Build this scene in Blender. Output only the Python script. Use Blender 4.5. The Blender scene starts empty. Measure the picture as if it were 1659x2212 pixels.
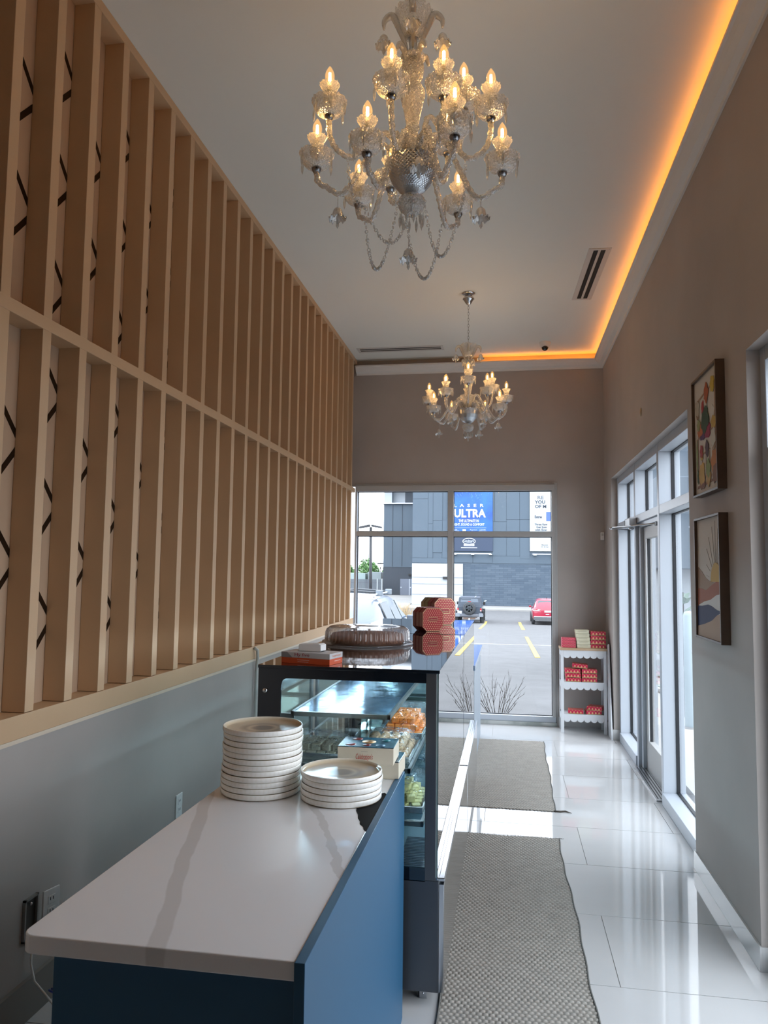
import bpy, bmesh, math, random
from math import sin, cos, pi, radians as R, hypot
from mathutils import Vector, Matrix
random.seed(7)
S = bpy.context.scene
COL = S.collection

# ------------------------------------------------------------------ camera
cd = bpy.data.cameras.new('camera'); cam = bpy.data.objects.new('camera', cd); COL.objects.link(cam)
cd.sensor_fit = 'HORIZONTAL'; cd.sensor_width = 36.0; cd.lens = 36.0 * 1620.0 / 1659.0
cd.clip_start = 0.05; cd.clip_end = 500
r_ = (0.98672222, 0.16196189, 0.01214933); u_ = (0.00082714, -0.07981335, 0.99680949); w_ = (-0.16241482, 0.98356402, 0.07888757)
cam.matrix_world = Matrix(((r_[0], u_[0], -w_[0], 0), (r_[1], u_[1], -w_[1], 0), (r_[2], u_[2], -w_[2], 1.65), (0, 0, 0, 1)))
S.camera = cam
# ------------------------------------------------------------------ sky: an even bright overcast
wd = bpy.data.worlds.new('overcast_sky'); S.world = wd; wd.use_nodes = True
nt = wd.node_tree; bg = nt.nodes['Background']
tc = nt.nodes.new('ShaderNodeTexCoord'); nz = nt.nodes.new('ShaderNodeTexNoise'); rp = nt.nodes.new('ShaderNodeValToRGB')
nz.inputs['Scale'].default_value = 2.5; nz.inputs['Detail'].default_value = 4
rp.color_ramp.elements[0].color = (0.76, 0.83, 0.95, 1); rp.color_ramp.elements[1].color = (0.90, 0.93, 1.0, 1)
rp.color_ramp.elements[0].position = .3; rp.color_ramp.elements[1].position = .7
nt.links.new(tc.outputs['Generated'], nz.inputs['Vector']); nt.links.new(nz.outputs['Fac'], rp.inputs['Fac']); nt.links.new(rp.outputs['Color'], bg.inputs['Color'])
bg.inputs['Strength'].default_value = 1.9
def portal(loc, rot, sx, sy):           # marks the window openings for daylight sampling only (gives off nothing itself)
    l = bpy.data.lights.new('daylight_portal', 'AREA'); l.shape = 'RECTANGLE'; l.size = sx; l.size_y = sy; l.cycles.is_portal = True
    o = bpy.data.objects.new('daylight_portal', l); o.location = loc; o.rotation_euler = rot; COL.objects.link(o)
portal((-.6, 8.66, 1.32), (R(-90), 0, 0), 2.3, 2.6)
portal((1.34, 6.27, 1.32), (0, R(90), 0), 2.6, 3.3)
portal((1.34, 2.42, 1.32), (0, R(90), 0), 2.6, 2.15)
S.view_settings.view_transform = 'Standard'; S.view_settings.look = 'None'; S.view_settings.gamma = 1
S.view_settings.use_curve_mapping = False
S.view_settings.exposure = 1.85
S.cycles.max_bounces = 12; S.cycles.diffuse_bounces = 6; S.cycles.glossy_bounces = 6; S.cycles.transmission_bounces = 8
S.cycles.transparent_max_bounces = 28; S.cycles.caustics_reflective = False; S.cycles.caustics_refractive = False
S.cycles.sample_clamp_indirect = 6.0; S.cycles.use_denoising = True

# ------------------------------------------------------------------ mesh helper
class MB:
    def __init__(s): s.v = []; s.f = []; s.sm = []
    def add(s, vs, fs, smooth=False):
        o = len(s.v); s.v += [tuple(p) for p in vs]; s.f += [tuple(i + o for i in f) for f in fs]; s.sm += [smooth] * len(fs); return s
    def box(s, x0, y0, z0, x1, y1, z1):
        x0, x1 = min(x0, x1), max(x0, x1); y0, y1 = min(y0, y1), max(y0, y1); z0, z1 = min(z0, z1), max(z0, z1)
        return s.add([(x0,y0,z0),(x1,y0,z0),(x1,y1,z0),(x0,y1,z0),(x0,y0,z1),(x1,y0,z1),(x1,y1,z1),(x0,y1,z1)],
              [(0,3,2,1),(4,5,6,7),(0,1,5,4),(1,2,6,5),(2,3,7,6),(3,0,4,7)])
    def lathe(s, prof, n=24, c=(0,0,0), smooth=True, wob=None):
        vs = []; fs = []
        for j, (r, z) in enumerate(prof):
            for i in range(n):
                a = 2*pi*i/n; rr, zz = r, z
                if wob: rr, zz = wob(j, a, r, z)
                vs.append((c[0]+rr*cos(a), c[1]+rr*sin(a), c[2]+zz))
        for j in range(len(prof)-1):
            for i in range(n):
                k = (i+1) % n; fs.append((j*n+i, j*n+k, (j+1)*n+k, (j+1)*n+i))
        return s.add(vs, fs, smooth)
    def cap(s, r, z, n=24, c=(0,0,0)):
        return s.add([(c[0]+r*cos(2*pi*i/n), c[1]+r*sin(2*pi*i/n), c[2]+z) for i in range(n)], [tuple(range(n))])
    def tube(s, path, r, n=8, twist=0, lobes=0, amp=.18, close=False, caps=True):
        P = [Vector(p) for p in path]; N = len(P); vs = []; fs = []; up = Vector((0,0,1))
        L = 0; prevx = None
        for j in range(N):
            if close: t = P[(j+1)%N]-P[j-1]
            else: t = P[min(j+1,N-1)]-P[max(j-1,0)]
            t.normalize()
            if prevx is None:
                x = t.cross(up)
                if x.length < .05: x = t.cross(Vector((1,0,0)))
            else: x = prevx - t*prevx.dot(t)
            x.normalize(); prevx = x; y = t.cross(x)
            if j: L += (P[j]-P[j-1]).length
            rr = r[j] if isinstance(r, (list,tuple)) else r
            for i in range(n):
                a = 2*pi*i/n; q = rr*(1+amp*cos(lobes*a+twist*L)) if lobes else rr
                vs.append(P[j]+x*q*cos(a)+y*q*sin(a))
        M = N if close else N-1
        for j in range(M):
            for i in range(n):
                k=(i+1)%n; j2=(j+1)%N; fs.append((j*n+i, j*n+k, j2*n+k, j2*n+i))
        if not close and caps: fs += [tuple(reversed(range(n))), tuple(range((N-1)*n, N*n))]
        return s.add(vs, fs, True)
    def prism(s, poly, axis, a, b):          # poly in the two other axes, extruded along axis from a to b
        n = len(poly)
        def P(u, v, w): return {'x': (w,u,v), 'y': (u,w,v), 'z': (u,v,w)}[axis]
        vs = [P(u,v,a) for u,v in poly]+[P(u,v,b) for u,v in poly]
        return s.add(vs, [tuple(reversed(range(n))), tuple(range(n,2*n))]+[(i,(i+1)%n,n+(i+1)%n,n+i) for i in range(n)])
    def cyl(s, p, q, r, n=16, r2=None): return s.tube([p, q], [r, r if r2 is None else r2], n)
    def sphere(s, c, r, n=12, m=8, sz=1):
        return s.lathe([(max(r*sin(pi*j/m),1e-5), -r*sz*cos(pi*j/m)) for j in range(m+1)], n, c)
    def xf(s, M, start=0):
        s.v = s.v[:start]+[tuple(M @ Vector(p)) for p in s.v[start:]]; return s
    def mesh(s, name, m):
        me = bpy.data.meshes.new(name); me.from_pydata(s.v, [], s.f)
        me.polygons.foreach_set('use_smooth', s.sm)
        bm = bmesh.new(); bm.from_mesh(me); bmesh.ops.recalc_face_normals(bm, faces=bm.faces); bm.to_mesh(me); bm.free()
        if m: me.materials.append(m)
        me.update(); return me
    def build(s, name, m, parent=None, bevel=0, loc=None, rot=None):
        return link(name, s.mesh(name, m), parent, bevel, loc, rot)
def link(name, me, parent=None, bevel=0, loc=None, rot=None):
    o = bpy.data.objects.new(name, me); COL.objects.link(o)
    if parent: o.parent = parent
    if loc is not None: o.location = loc
    if rot is not None: o.rotation_euler = rot
    if bevel:
        b = o.modifiers.new('bevel', 'BEVEL'); b.width = bevel; b.segments = 2; b.limit_method = 'ANGLE'; b.angle_limit = R(40)
    return o
def B(*a): return MB().box(*a)
def tag(o, label, cat, group=None):
    o['label'] = label; o['category'] = cat
    if group: o['group'] = group
    return o
def thing(name, label, cat, loc=(0,0,0), rz=0, group=None):
    o = bpy.data.objects.new(name, None); COL.objects.link(o); o.location = loc; o.rotation_euler = (0,0,rz)
    o.empty_display_size = .05; return tag(o, label, cat, group)
def struct(o): o['kind'] = 'structure'; return o
def sroot(name, loc=(0,0,0)):
    o = bpy.data.objects.new(name, None); COL.objects.link(o); o.location = loc; o['kind'] = 'structure'; return o
def dup(root, loc, rz=0, label=None, group=None):
    def cp(o, par):
        c = o.copy(); COL.objects.link(c); c.parent = par
        for ch in list(o.children): cp(ch, c)
        return c
    c = cp(root, None); c.location = loc; c.rotation_euler = (0,0,rz)
    if label: c['label'] = label
    if group: c['group'] = group
    return c
def text(name, s, m, parent, loc, w=None, h=None, rot=(R(90),0,0), align='CENTER', depth=.0, shear=0, bold=0):
    cu = bpy.data.curves.new(name, 'FONT'); cu.body = s; cu.align_x = align; cu.align_y = 'CENTER'; cu.size = 1; cu.extrude = depth; cu.shear = shear; cu.offset = bold; cu.resolution_u = 2
    o = bpy.data.objects.new(name, cu); COL.objects.link(o)
    bpy.context.view_layer.update()
    me = bpy.data.meshes.new_from_object(o.evaluated_get(bpy.context.evaluated_depsgraph_get()))
    COL.objects.unlink(o); bpy.data.objects.remove(o)
    xs = [v.co.x for v in me.vertices]; ys = [v.co.y for v in me.vertices]
    sw, sh = max(xs)-min(xs), max(ys)-min(ys)
    fx = w/sw if w else h/sh; fy = h/sh if h else fx
    cx = (max(xs)+min(xs))/2 if align == 'CENTER' else min(xs); cy = (max(ys)+min(ys))/2
    for v in me.vertices: v.co.x = (v.co.x-cx)*fx; v.co.y = (v.co.y-cy)*fy
    me.materials.clear(); me.materials.append(m)
    return link(name, me, parent, 0, loc, rot)

# ------------------------------------------------------------------ materials
MATS = {}
def mat(name, col, rough=.5, metal=0, spec=.5, noise=None, bump=None, coat=0, emit=None, es=0, trans=0, ior=1.45, coord='Object'):
    """noise = (scale, second colour, amount, detail)   bump = (scale, strength, distance)"""
    if name in MATS: return MATS[name]
    m = bpy.data.materials.new(name); m.use_nodes = True; t = m.node_tree; b = t.nodes['Principled BSDF']
    b.inputs['Base Color'].default_value = (*col, 1); b.inputs['Roughness'].default_value = rough; b.inputs['Metallic'].default_value = metal
    b.inputs['Specular IOR Level'].default_value = spec; b.inputs['Coat Weight'].default_value = coat; b.inputs['Coat Roughness'].default_value = .03
    b.inputs['Transmission Weight'].default_value = trans; b.inputs['IOR'].default_value = ior
    if emit: b.inputs['Emission Color'].default_value = (*emit, 1); b.inputs['Emission Strength'].default_value = es
    c = t.nodes.new('ShaderNodeTexCoord')
    if noise:
        n = t.nodes.new('ShaderNodeTexNoise'); n.inputs['Scale'].default_value = noise[0]; n.inputs['Detail'].default_value = noise[3] if len(noise) > 3 else 4
        t.links.new(c.outputs[coord], n.inputs['Vector'])
        r = t.nodes.new('ShaderNodeValToRGB'); r.color_ramp.elements[0].position = .5-noise[2]; r.color_ramp.elements[1].position = .5+noise[2]
        r.color_ramp.elements[0].color = (*col, 1); r.color_ramp.elements[1].color = (*noise[1], 1)
        t.links.new(n.outputs['Fac'], r.inputs['Fac']); t.links.new(r.outputs['Color'], b.inputs['Base Color'])
    if bump:
        n = t.nodes.new('ShaderNodeTexNoise'); n.inputs['Scale'].default_value = bump[0]; n.inputs['Detail'].default_value = 3
        t.links.new(c.outputs[coord], n.inputs['Vector'])
        p = t.nodes.new('ShaderNodeBump'); p.inputs['Strength'].default_value = bump[1]; p.inputs['Distance'].default_value = bump[2]
        t.links.new(n.outputs['Fac'], p.inputs['Height']); t.links.new(p.outputs['Normal'], b.inputs['Normal'])
    MATS[name] = m; return m
def nodes(name):
    m = bpy.data.materials.new(name); m.use_nodes = True; t = m.node_tree; t.nodes.clear(); MATS[name] = m
    o = t.nodes.new('ShaderNodeOutputMaterial'); return m, t, o
def N(t, kind, **kw):
    n = t.nodes.new('ShaderNode'+kind)
    for k, v in kw.items():
        if k in n.inputs.keys(): n.inputs[k].default_value = v
        else: setattr(n, k, v)
    return n
def thin_glass(name, tint=(1,1,1), ior=1.45, rough=0.0, boost=1.0):
    """window pane: lets light through, mirrors by Fresnel"""
    m, t, o = nodes(name)
    tr = N(t, 'BsdfTransparent'); tr.inputs[0].default_value = (*tint, 1)
    gl = N(t, 'BsdfGlossy'); gl.inputs['Roughness'].default_value = rough
    fr = N(t, 'Fresnel'); ge = N(t, 'NewGeometry'); ri = N(t, 'MapRange'); ri.inputs['To Min'].default_value = ior; ri.inputs['To Max'].default_value = 1/ior
    t.links.new(ge.outputs['Backfacing'], ri.inputs['Value']); t.links.new(ri.outputs[0], fr.inputs['IOR'])    # both faces of the sheet mirror alike
    mu = N(t, 'Math', operation='MULTIPLY', use_clamp=True); mu.inputs[1].default_value = boost
    mx = N(t, 'MixShader'); t.links.new(fr.outputs[0], mu.inputs[0]); t.links.new(mu.outputs[0], mx.inputs[0])
    t.links.new(tr.outputs[0], mx.inputs[1]); t.links.new(gl.outputs[0], mx.inputs[2]); t.links.new(mx.outputs[0], o.inputs[0]); return m
def crystal(name, scale=160, clear=.45, tint=(.93,.95,.95), bump=.6):
    """cut lead crystal: part clear, part bright facets, part milky"""
    m, t, o = nodes(name)
    c = N(t, 'TexCoord'); v = N(t, 'TexVoronoi'); v.inputs['Scale'].default_value = scale; t.links.new(c.outputs['Object'], v.inputs['Vector'])
    bp = N(t, 'Bump'); bp.inputs['Strength'].default_value = bump; bp.inputs['Distance'].default_value = .004; t.links.new(v.outputs['Distance'], bp.inputs['Height'])
    tr = N(t, 'BsdfTransparent'); tr.inputs[0].default_value = (*tint, 1)
    gl = N(t, 'BsdfGlossy'); gl.inputs['Roughness'].default_value = .08; gl.inputs['Color'].default_value = (.95,.96,.97,1)
    df = N(t, 'BsdfTranslucent'); df.inputs['Color'].default_value = (.85,.86,.85,1); d2 = N(t, 'BsdfDiffuse'); d2.inputs['Color'].default_value = (.85,.86,.85,1)
    for x in (gl, df, d2): t.links.new(bp.outputs[0], x.inputs['Normal'])
    lw = N(t, 'LayerWeight'); lw.inputs['Blend'].default_value = .35; t.links.new(bp.outputs[0], lw.inputs['Normal'])
    mp = N(t, 'MapRange'); mp.inputs['To Min'].default_value = .18; mp.inputs['To Max'].default_value = .9; t.links.new(lw.outputs['Facing'], mp.inputs['Value'])
    a = N(t, 'MixShader'); t.links.new(df.outputs[0], a.inputs[1]); t.links.new(d2.outputs[0], a.inputs[2])
    b = N(t, 'MixShader'); b.inputs[0].default_value = clear; t.links.new(a.outputs[0], b.inputs[1]); t.links.new(tr.outputs[0], b.inputs[2])
    e = N(t, 'MixShader'); t.links.new(mp.outputs[0], e.inputs[0]); t.links.new(b.outputs[0], e.inputs[1]); t.links.new(gl.outputs[0], e.inputs[2])
    t.links.new(e.outputs[0], o.inputs[0]); return m
def dots(name, base, spot, px, pz, rad=.28, rough=.35, axes=('X','Z'), metal=.5, coat=0):
    """printed gold motif in staggered rows"""
    m = mat(name, base, rough, 0, coat=coat); t = m.node_tree; b = t.nodes['Principled BSDF']
    c = N(t, 'TexCoord'); s = N(t, 'SeparateXYZ'); t.links.new(c.outputs['Object'], s.inputs[0])
    def M(op, a, bb=None):
        n = N(t, 'Math', operation=op)
        for i, q in enumerate((a, bb)):
            if q is None: continue
            if isinstance(q, (int, float)): n.inputs[i].default_value = q
            else: t.links.new(q, n.inputs[i])
        return n.outputs[0]
    a1 = s.outputs[axes[0]]
    if axes[0] == 'X' and axes[1] == 'Z': a1 = M('ADD', s.outputs['X'], s.outputs['Y'])
    v = M('DIVIDE', s.outputs[axes[1]], pz); row = M('FLOOR', v); sh = M('MULTIPLY', M('FLOORED_MODULO', row, 2), .5)
    u = M('ADD', M('DIVIDE', a1, px), sh)
    fu = M('SUBTRACT', M('FRACT', u), .5); fv = M('SUBTRACT', M('FRACT', v), .5)
    d = M('ADD', M('MULTIPLY', M('ABSOLUTE', fu), 1.6), M('ABSOLUTE', fv)); k = M('LESS_THAN', d, rad*1.5)
    mx = N(t, 'Mix', data_type='RGBA'); t.links.new(k, mx.inputs['Factor']); mx.inputs['A'].default_value = (*base, 1); mx.inputs['B'].default_value = (*spot, 1)
    t.links.new(mx.outputs['Result'], b.inputs['Base Color']); t.links.new(M('MULTIPLY', k, metal), b.inputs['Metallic']); return m
def emis(name, col, st):
    m, t, o = nodes(name); e = N(t, 'Emission'); e.inputs[0].default_value = (*col, 1); e.inputs[1].default_value = st; t.links.new(e.outputs[0], o.inputs[0]); return m

PLASTER = mat('venetian_plaster', (.39,.351,.320), .75, noise=(1.3, (.475,.433,.398), .25, 6), bump=(9, .08, .01))
CEIL = mat('ceiling_paint', (.81,.82,.765), .8, noise=(.8, (.83,.84,.785), .3))
WHITE = mat('crown_white', (.74,.72,.68), .5)
TAN = mat('tan_slat_paint', (.55,.37,.215), .55, noise=(3, (.59,.40,.24), .3), bump=(60, .05, .002))
TANB = mat('tan_back_panel', (.50,.35,.235), .6)
INLAY = mat('dark_mirror_inlay', (.07,.05,.035), .12, metal=.85)
ALU = mat('anodised_frame', (.47,.51,.56), .40, metal=.2)
ALUD = mat('frame_grey', (.42,.42,.41), .45, metal=.1)
GASK = mat('black_gasket', (.012,.014,.018), .5)
GLASS = thin_glass('window_glass', (.975,.99,.99), 1.42)
TILE = mat('polished_tile', (.53,.535,.535), .045, spec=.6, noise=(1.6, (.61,.61,.605), .25, 6), bump=(1.7, .03, .02), coord='Object')
GROUT = mat('grout', (.36,.35,.33), .8)
BASE = mat('baseboard_tile', (.50,.50,.49), .12, noise=(2, (.58,.58,.57), .2))
NAVY = mat('blue_cabinet_paint', (.016,.085,.17), .42, spec=.5)
STEEL = mat('brushed_steel', (.55,.56,.58), .32, metal=1, bump=(200, .05, .001))
CHROME = mat('polished_chrome', (.62,.64,.67), .12, metal=1)
DSTEEL = mat('dark_steel_post', (.14,.145,.155), .35, metal=.8)
BLACKGL = mat('black_glass', (.006,.009,.014), .03, spec=1.0, coat=.6)
BLACK = mat('black_plastic', (.012,.012,.013), .45)
WHITEP = mat('white_plastic', (.78,.78,.76), .4)
WOOD = mat('walnut_frame', (.075,.045,.03), .5, noise=(14, (.11,.07,.045), .25))
OAK = mat('oak_top', (.42,.28,.16), .5, noise=(10, (.5,.35,.22), .25))
CREAM = mat('cream_glaze', (.74,.71,.63), .18, spec=.6)
UNGLZ = mat('unglazed_edge', (.42,.32,.22), .7)

# ------------------------------------------------------------------ room shell
XL, XR, YF, YN, ZC = -1.738, 1.051, 8.497, -4.0, 4.11
floor = sroot('floor')
B(-2.0, YN-.1, -.08, 1.34, YF+.12, -.004).build('subfloor', GROUT, floor)
tm = {}
for k in range(-7, 14):                                 # rows 0.64 deep, joints staggered by half a tile
    y0 = 3.262+.6405*(k-5)-.6405*0; off = .446 if (k % 2) else 1.046
    y1 = min(y0+.6375, YF-.002)
    if y0 >= YF-.01: continue
    x = off-1.2*3
    while x < 1.23:
        a, b = max(x+.0015, XL-.02), min(x+1.1985, 1.24)
        if b-a > .03:
            o = B(a, y0+.0015, -.006, b, y1, 0).build('tile', TILE, floor)
        x += 1.2
ceiling = struct(B(-2.0, YN, ZC, 1.35, YF+.12, ZC+.1).build('ceiling', CEIL))
wl = struct(B(-1.95, YN, 0, -1.745, YF+.1, 1.03).box(-1.95, YN, 1.03, -1.845, YF+.1, ZC).build('wall_left', PLASTER))
wr = MB()
wr.box(XR, 7.93, 0, 1.30, YF+.12, ZC).box(XR, 4.61, 2.63, 1.30, 7.93, ZC).box(XR, 3.50, 0, 1.30, 4.61, ZC).box(XR, 1.35, 2.655, 1.30, 3.50, ZC).box(XR, YN, 0, 1.30, 1.35, ZC)
struct(wr.build('wall_right', PLASTER))
wf = MB().box(.518, 8.50, 0, XR, YF+.12, ZC).box(-1.845, 8.50, 2.635, .518, YF+.12, ZC)
struct(wf.build('wall_far', PLASTER))
struct(B(-1.95, YN-.1, 0, 1.30, YN, ZC).build('wall_near', mat('dark_rear_plaster', (.12,.11,.10), .8)))
# baseboards
struct(MB().prism([(XR-.012,0),(XR,0),(XR,.10),(XR-.010,.10)], 'y', 3.488, 4.62).box(XR, 3.488, 0, 1.11, 3.4995, .0995).build('baseboard_right', BASE, bevel=.001))
struct(B(XR-.012, 7.918, 0, XR, 8.488, .10).box(XR, 7.918, 0, 1.105, 7.93, .10).build('baseboard_corner', BASE))
struct(B(.53, 8.488, 0, XR-.012, 8.50, .10).build('baseboard_far', BASE))
struct(B(-1.745, YN, 0, -1.728, 8.49, .145).build('baseboard_left', mat('taupe_baseboard', (.22,.20,.18), .6)))
# crown with light cove above it
prof = [(0,3.94),(.012,3.94),(.018,3.957),(.05,3.972),(.075,3.995),(.09,4.015),(.103,4.02),(.103,4.035),(.085,4.035),(.085,4.028),(.0,3.99)]
cr = MB().prism([(XR-a, z) for a, z in prof], 'y', YN, 8.397)
struct(cr.build('trim_1', WHITE))
cr = MB().prism([(8.50-a, z) for a, z in prof], 'x', XL-.01, .948)
struct(cr.build('trim_2', WHITE))
cn = MB()                                              # mitre piece
for (a, z), (a2, z2) in zip(prof, prof[1:]+prof[:1]):
    p = [(XR-a, 8.397, z), (XR-a, 8.50-a, z), (XR-a2, 8.50-a2, z2), (XR-a2, 8.397, z2)]
    q = [(.948, 8.50-a, z), (XR-a, 8.50-a, z), (XR-a2, 8.50-a2, z2), (.948, 8.50-a2, z2)]
    cn.add(p, [(0,1,2,3)]); cn.add(q, [(0,1,2,3)])
struct(cn.build('trim_3', WHITE))
LED = emis('amber_led', (1.0,.31,.032), 5.0)
o = B(.985, -3.9, 4.034, .993, 8.42, 4.040).box(-.30, 8.435, 4.034, .985, 8.443, 4.040).build('led_strip', LED)
tag(o, 'amber light strip glowing in the cove between crown moulding and ceiling', 'strip light')

# ------------------------------------------------------------------ far window
w1 = sroot('window_1')
Y0, Y1 = 8.455, 8.58
B(-1.736, Y0, 2.568, .518, Y1, 2.635).build('frame_head', ALUD, w1, .003)
B(-1.736, Y0, .04, .518, Y1, .10).build('frame_sill', ALU, w1, .003)
B(-1.736, Y0+.002, .10, -1.712, Y1, 2.568).build('frame_jamb', ALU, w1, .002)
B(.483, Y0+.002, .10, .518, Y1, 2.568).build('frame_jamb', ALUD, w1, .002)
B(-.666, Y0+.001, .10, -.603, Y1, 2.568).build('mullion', ALUD, w1, .003)
B(-1.712, Y0+.004, 2.052, -.666, Y1, 2.108).build('transom', ALUD, w1, .003)
B(-.603, Y0+.004, 2.052, .483, Y1, 2.108).build('transom', ALUD, w1, .003)
B(-1.736, 8.44, 0, .525, 8.60, .04).build('marble_sill', mat('sill_marble', (.30,.33,.31), .15, noise=(5,(.5,.52,.5),.1)), w1, .002)
for x0, x1 in ((-1.712,-.666),(-.603,.483)):
    for z0, z1 in ((.10,2.052),(2.108,2.568)):
        B(x0, 8.522, z0, x1, 8.528, z1).build('pane', GLASS, w1)
        g = MB()
        for a, b, c, d in ((x0,z0,x1,z0+.007),(x0,z1-.007,x1,z1),(x0,z0,x0+.007,z1),(x1-.007,z0,x1,z1)): g.box(a, 8.512, b, c, 8.538, d)
        g.build('gasket', GASK, w1)
B(.518, 8.482, 0, .545, 8.50, 2.66).box(-1.736, 8.482, 2.635, .518, 8.50, 2.66).build('casing', ALUD, w1, .003)

# ------------------------------------------------------------------ right storefront, door between two lights
XF, XG, XO = 1.108, 1.212, 1.262
def storefront(root, members, zt=2.63, sill=.075):
    for (a, b) in members: B(XF, a, 0, XO, b, zt).build('mullion', ALU, root, .003)
w2 = sroot('window_2')
storefront(w2, [(7.865,7.93),(6.85,6.915),(5.80,5.865),(4.61,4.675)])
for a, b in ((6.915,7.865),(5.865,6.85),(4.675,5.80)):
    B(XF+.002, a, 2.565, XO, b, 2.63).build('frame_head', ALU, w2, .002)
    B(XF+.002, a, 2.10, XO, b, 2.165).build('transom', ALU, w2, .002)
    B(XG, a, 2.165, XG+.006, b, 2.565).build('pane', GLASS, w2)
    g = B(XG-.012, b-.008, 2.165, XG+.01, b, 2.565).box(XG-.012, a, 2.557, XG+.01, b, 2.565).box(XG-.012, a, 2.165, XG+.01, b, 2.172)
    if b != 6.85:
        B(XF-.012, a, 0, XO, b, .085).build('frame_sill', ALU, w2, .004)
        B(XG, a, .085, XG+.006, b, 2.10).build('pane', GLASS, w2)
        g.box(XG-.012, b-.008, .085, XG+.01, b, 2.10).box(XG-.012, a, 2.092, XG+.01, b, 2.10).box(XG-.012, a, .085, XG+.01, b, .092)
    g.build('gasket', GASK, w2)
d1 = sroot('door_1', (1.16, 6.76, 0))
def dB(x0,y0,z0,x1,y1,z1): return B(x0-1.16, y0-6.76, z0, x1-1.16, y1-6.76, z1)
dB(1.135,6.775,0,1.262,6.85,2.10).build('door_jamb', ALU, d1, .003); dB(1.135,5.865,0,1.262,5.90,2.10).build('door_jamb', ALU, d1, .003)
dB(1.135,5.90,2.06,1.262,6.775,2.10).build('door_head', ALU, d1, .003)
dB(1.165,6.685,.012,1.215,6.772,2.056).build('stile', ALUD, d1, .003); dB(1.165,5.903,.012,1.215,5.99,2.056).build('stile', ALUD, d1, .003)
dB(1.165,5.99,1.955,1.215,6.685,2.056).build('rail', ALUD, d1, .003); dB(1.165,5.99,.012,1.215,6.685,.26).build('rail', ALUD, d1, .003)
dB(1.186,5.99,.26,1.192,6.685,1.955).build('pane', GLASS, d1)
dB(1.166,6.672,.26,1.176,6.685,1.955).build('gasket', mat('bright_bead', (.8,.82,.84), .3), d1)
dB(1.177,6.665,.26,1.20,6.684,1.955).build('gasket', GASK, d1)
th = dB(1.07,5.87,0,1.262,6.84,.012).build('threshold', STEEL, d1, .002)
for k in range(7):
    dB(1.085+k*.022,5.90,.0125,1.092+k*.022,6.82,.0145).build('groove', BLACK, d1)
# ------------------------------------------------------------------ near right storefront (beside the camera)
w3 = sroot('window_3')
storefront(w3, [(3.435,3.50),(2.38,2.445),(1.35,1.415)], 2.655)
for a, b in ((2.445,3.435),(1.415,2.38)):
    B(XF+.002, a, 2.59, XO, b, 2.655).build('frame_head', ALU, w3, .002)
    B(XF+.002, a, 2.14, XO, b, 2.205).build('transom', ALU, w3, .002)
    B(XF-.012, a, 0, XO, b, .085).build('frame_sill', ALU, w3, .004)
    B(XG, a, 2.205, XG+.006, b, 2.59).build('pane', GLASS, w3); B(XG, a, .085, XG+.006, b, 2.14).build('pane', GLASS, w3)

# door operator
t = thing('door_closer', 'grey surface mounted door closer with long arm above the glass door', 'door closer', (1.095, 6.9, 2.10))
B(-.05,-.13,-.035,.013,.14,.045).build('body', mat('closer_grey', (.5,.52,.54), .35, metal=.5), t, .008)
B(-.052,.1,-.02,-.048,.135,.03).build('end_plate', BLACK, t)
MB().cyl((-.02,-.02,-.035),(-.02,-.02,-.06),.018).build('spindle', CHROME, t)
MB().prism([(-.03,-.03),(-.012,-.012),(-.205,-.19),(-.22,-.205)], 'z', -.062, -.054).build('arm', CHROME, t)
MB().cyl((-.212,-.197,-.066),(-.212,-.197,-.045),.012).build('pivot', CHROME, t)
MB().tube([(-.212,-.197,-.05),(.055,-.78,-.05)], .006).build('arm', CHROME, t)
B(.045,-.83,-.066,.068,-.75,-.035).build('bracket', BLACK, t)

# ------------------------------------------------------------------ slat screen on the left wall
sc = thing('slat_screen', 'tall tan painted vertical slat screen in two tiers covering the left wall', 'wall screen', (XL, 0, 0))
slY0, slY1 = -2.4, 8.455
B(-.105, slY0, 1.033, -.095, slY1, 4.108).build('back_panel', TANB, sc)
k0 = int(math.floor((2.535-slY0)/.2473)); me = B(-.094, 0, 1.12, 0, .053, 4.06).mesh('slat', TAN)
ys = [2.535+.2473*(k-k0) for k in range(0, 60) if 2.535+.2473*(k-k0) < 8.45]
for y in ys:
    if y+.053 < slY1: link('slat', me, sc, .0015, (0, y, 0))
B(-.094, slY0, 4.06, .0015, slY1, 4.108).build('rail', TAN, sc, .0015)
B(-.094, slY0, 2.553, .0015, slY1, 2.603).build('rail', TAN, sc, .0015)
B(-.094, slY0, 1.033, .0015, slY1, 1.118).build('rail', TAN, sc, .0015)
B(-.05, slY0, 1.018, .004, slY1, 1.033).build('edge_bead', mat('cream_bead', (.66,.56,.44), .5), sc)
def chev(yc, zc):   # dark arrow-shaped inlay across one bay, apex toward +Y
    w = .19; s = 1.13; h = .034; m = MB()
    for sg in (1, -1):
        a = [(yc-w, zc+sg*(.016+s*w)), (yc, zc+sg*.016), (yc, zc+sg*(.016+h)), (yc-w, zc+sg*(.016+h+s*w))]
        m.prism(a, 'x', -.0955, -.0935)
    return m
for i, y in enumerate(ys):
    if y < 1.2 or y > 6.5: continue
    ph = 3.473 if (round((y-2.535)/.2473) % 2 == 0) else 3.70
    z = ph-.452*5
    while z < 4.0:
        if z-.25 > 1.12 and z+.25 < 4.06 and not (2.45 < z < 2.70):
            chev(y+.002, z).build('inlay', INLAY, sc)
        z += .452

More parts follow.
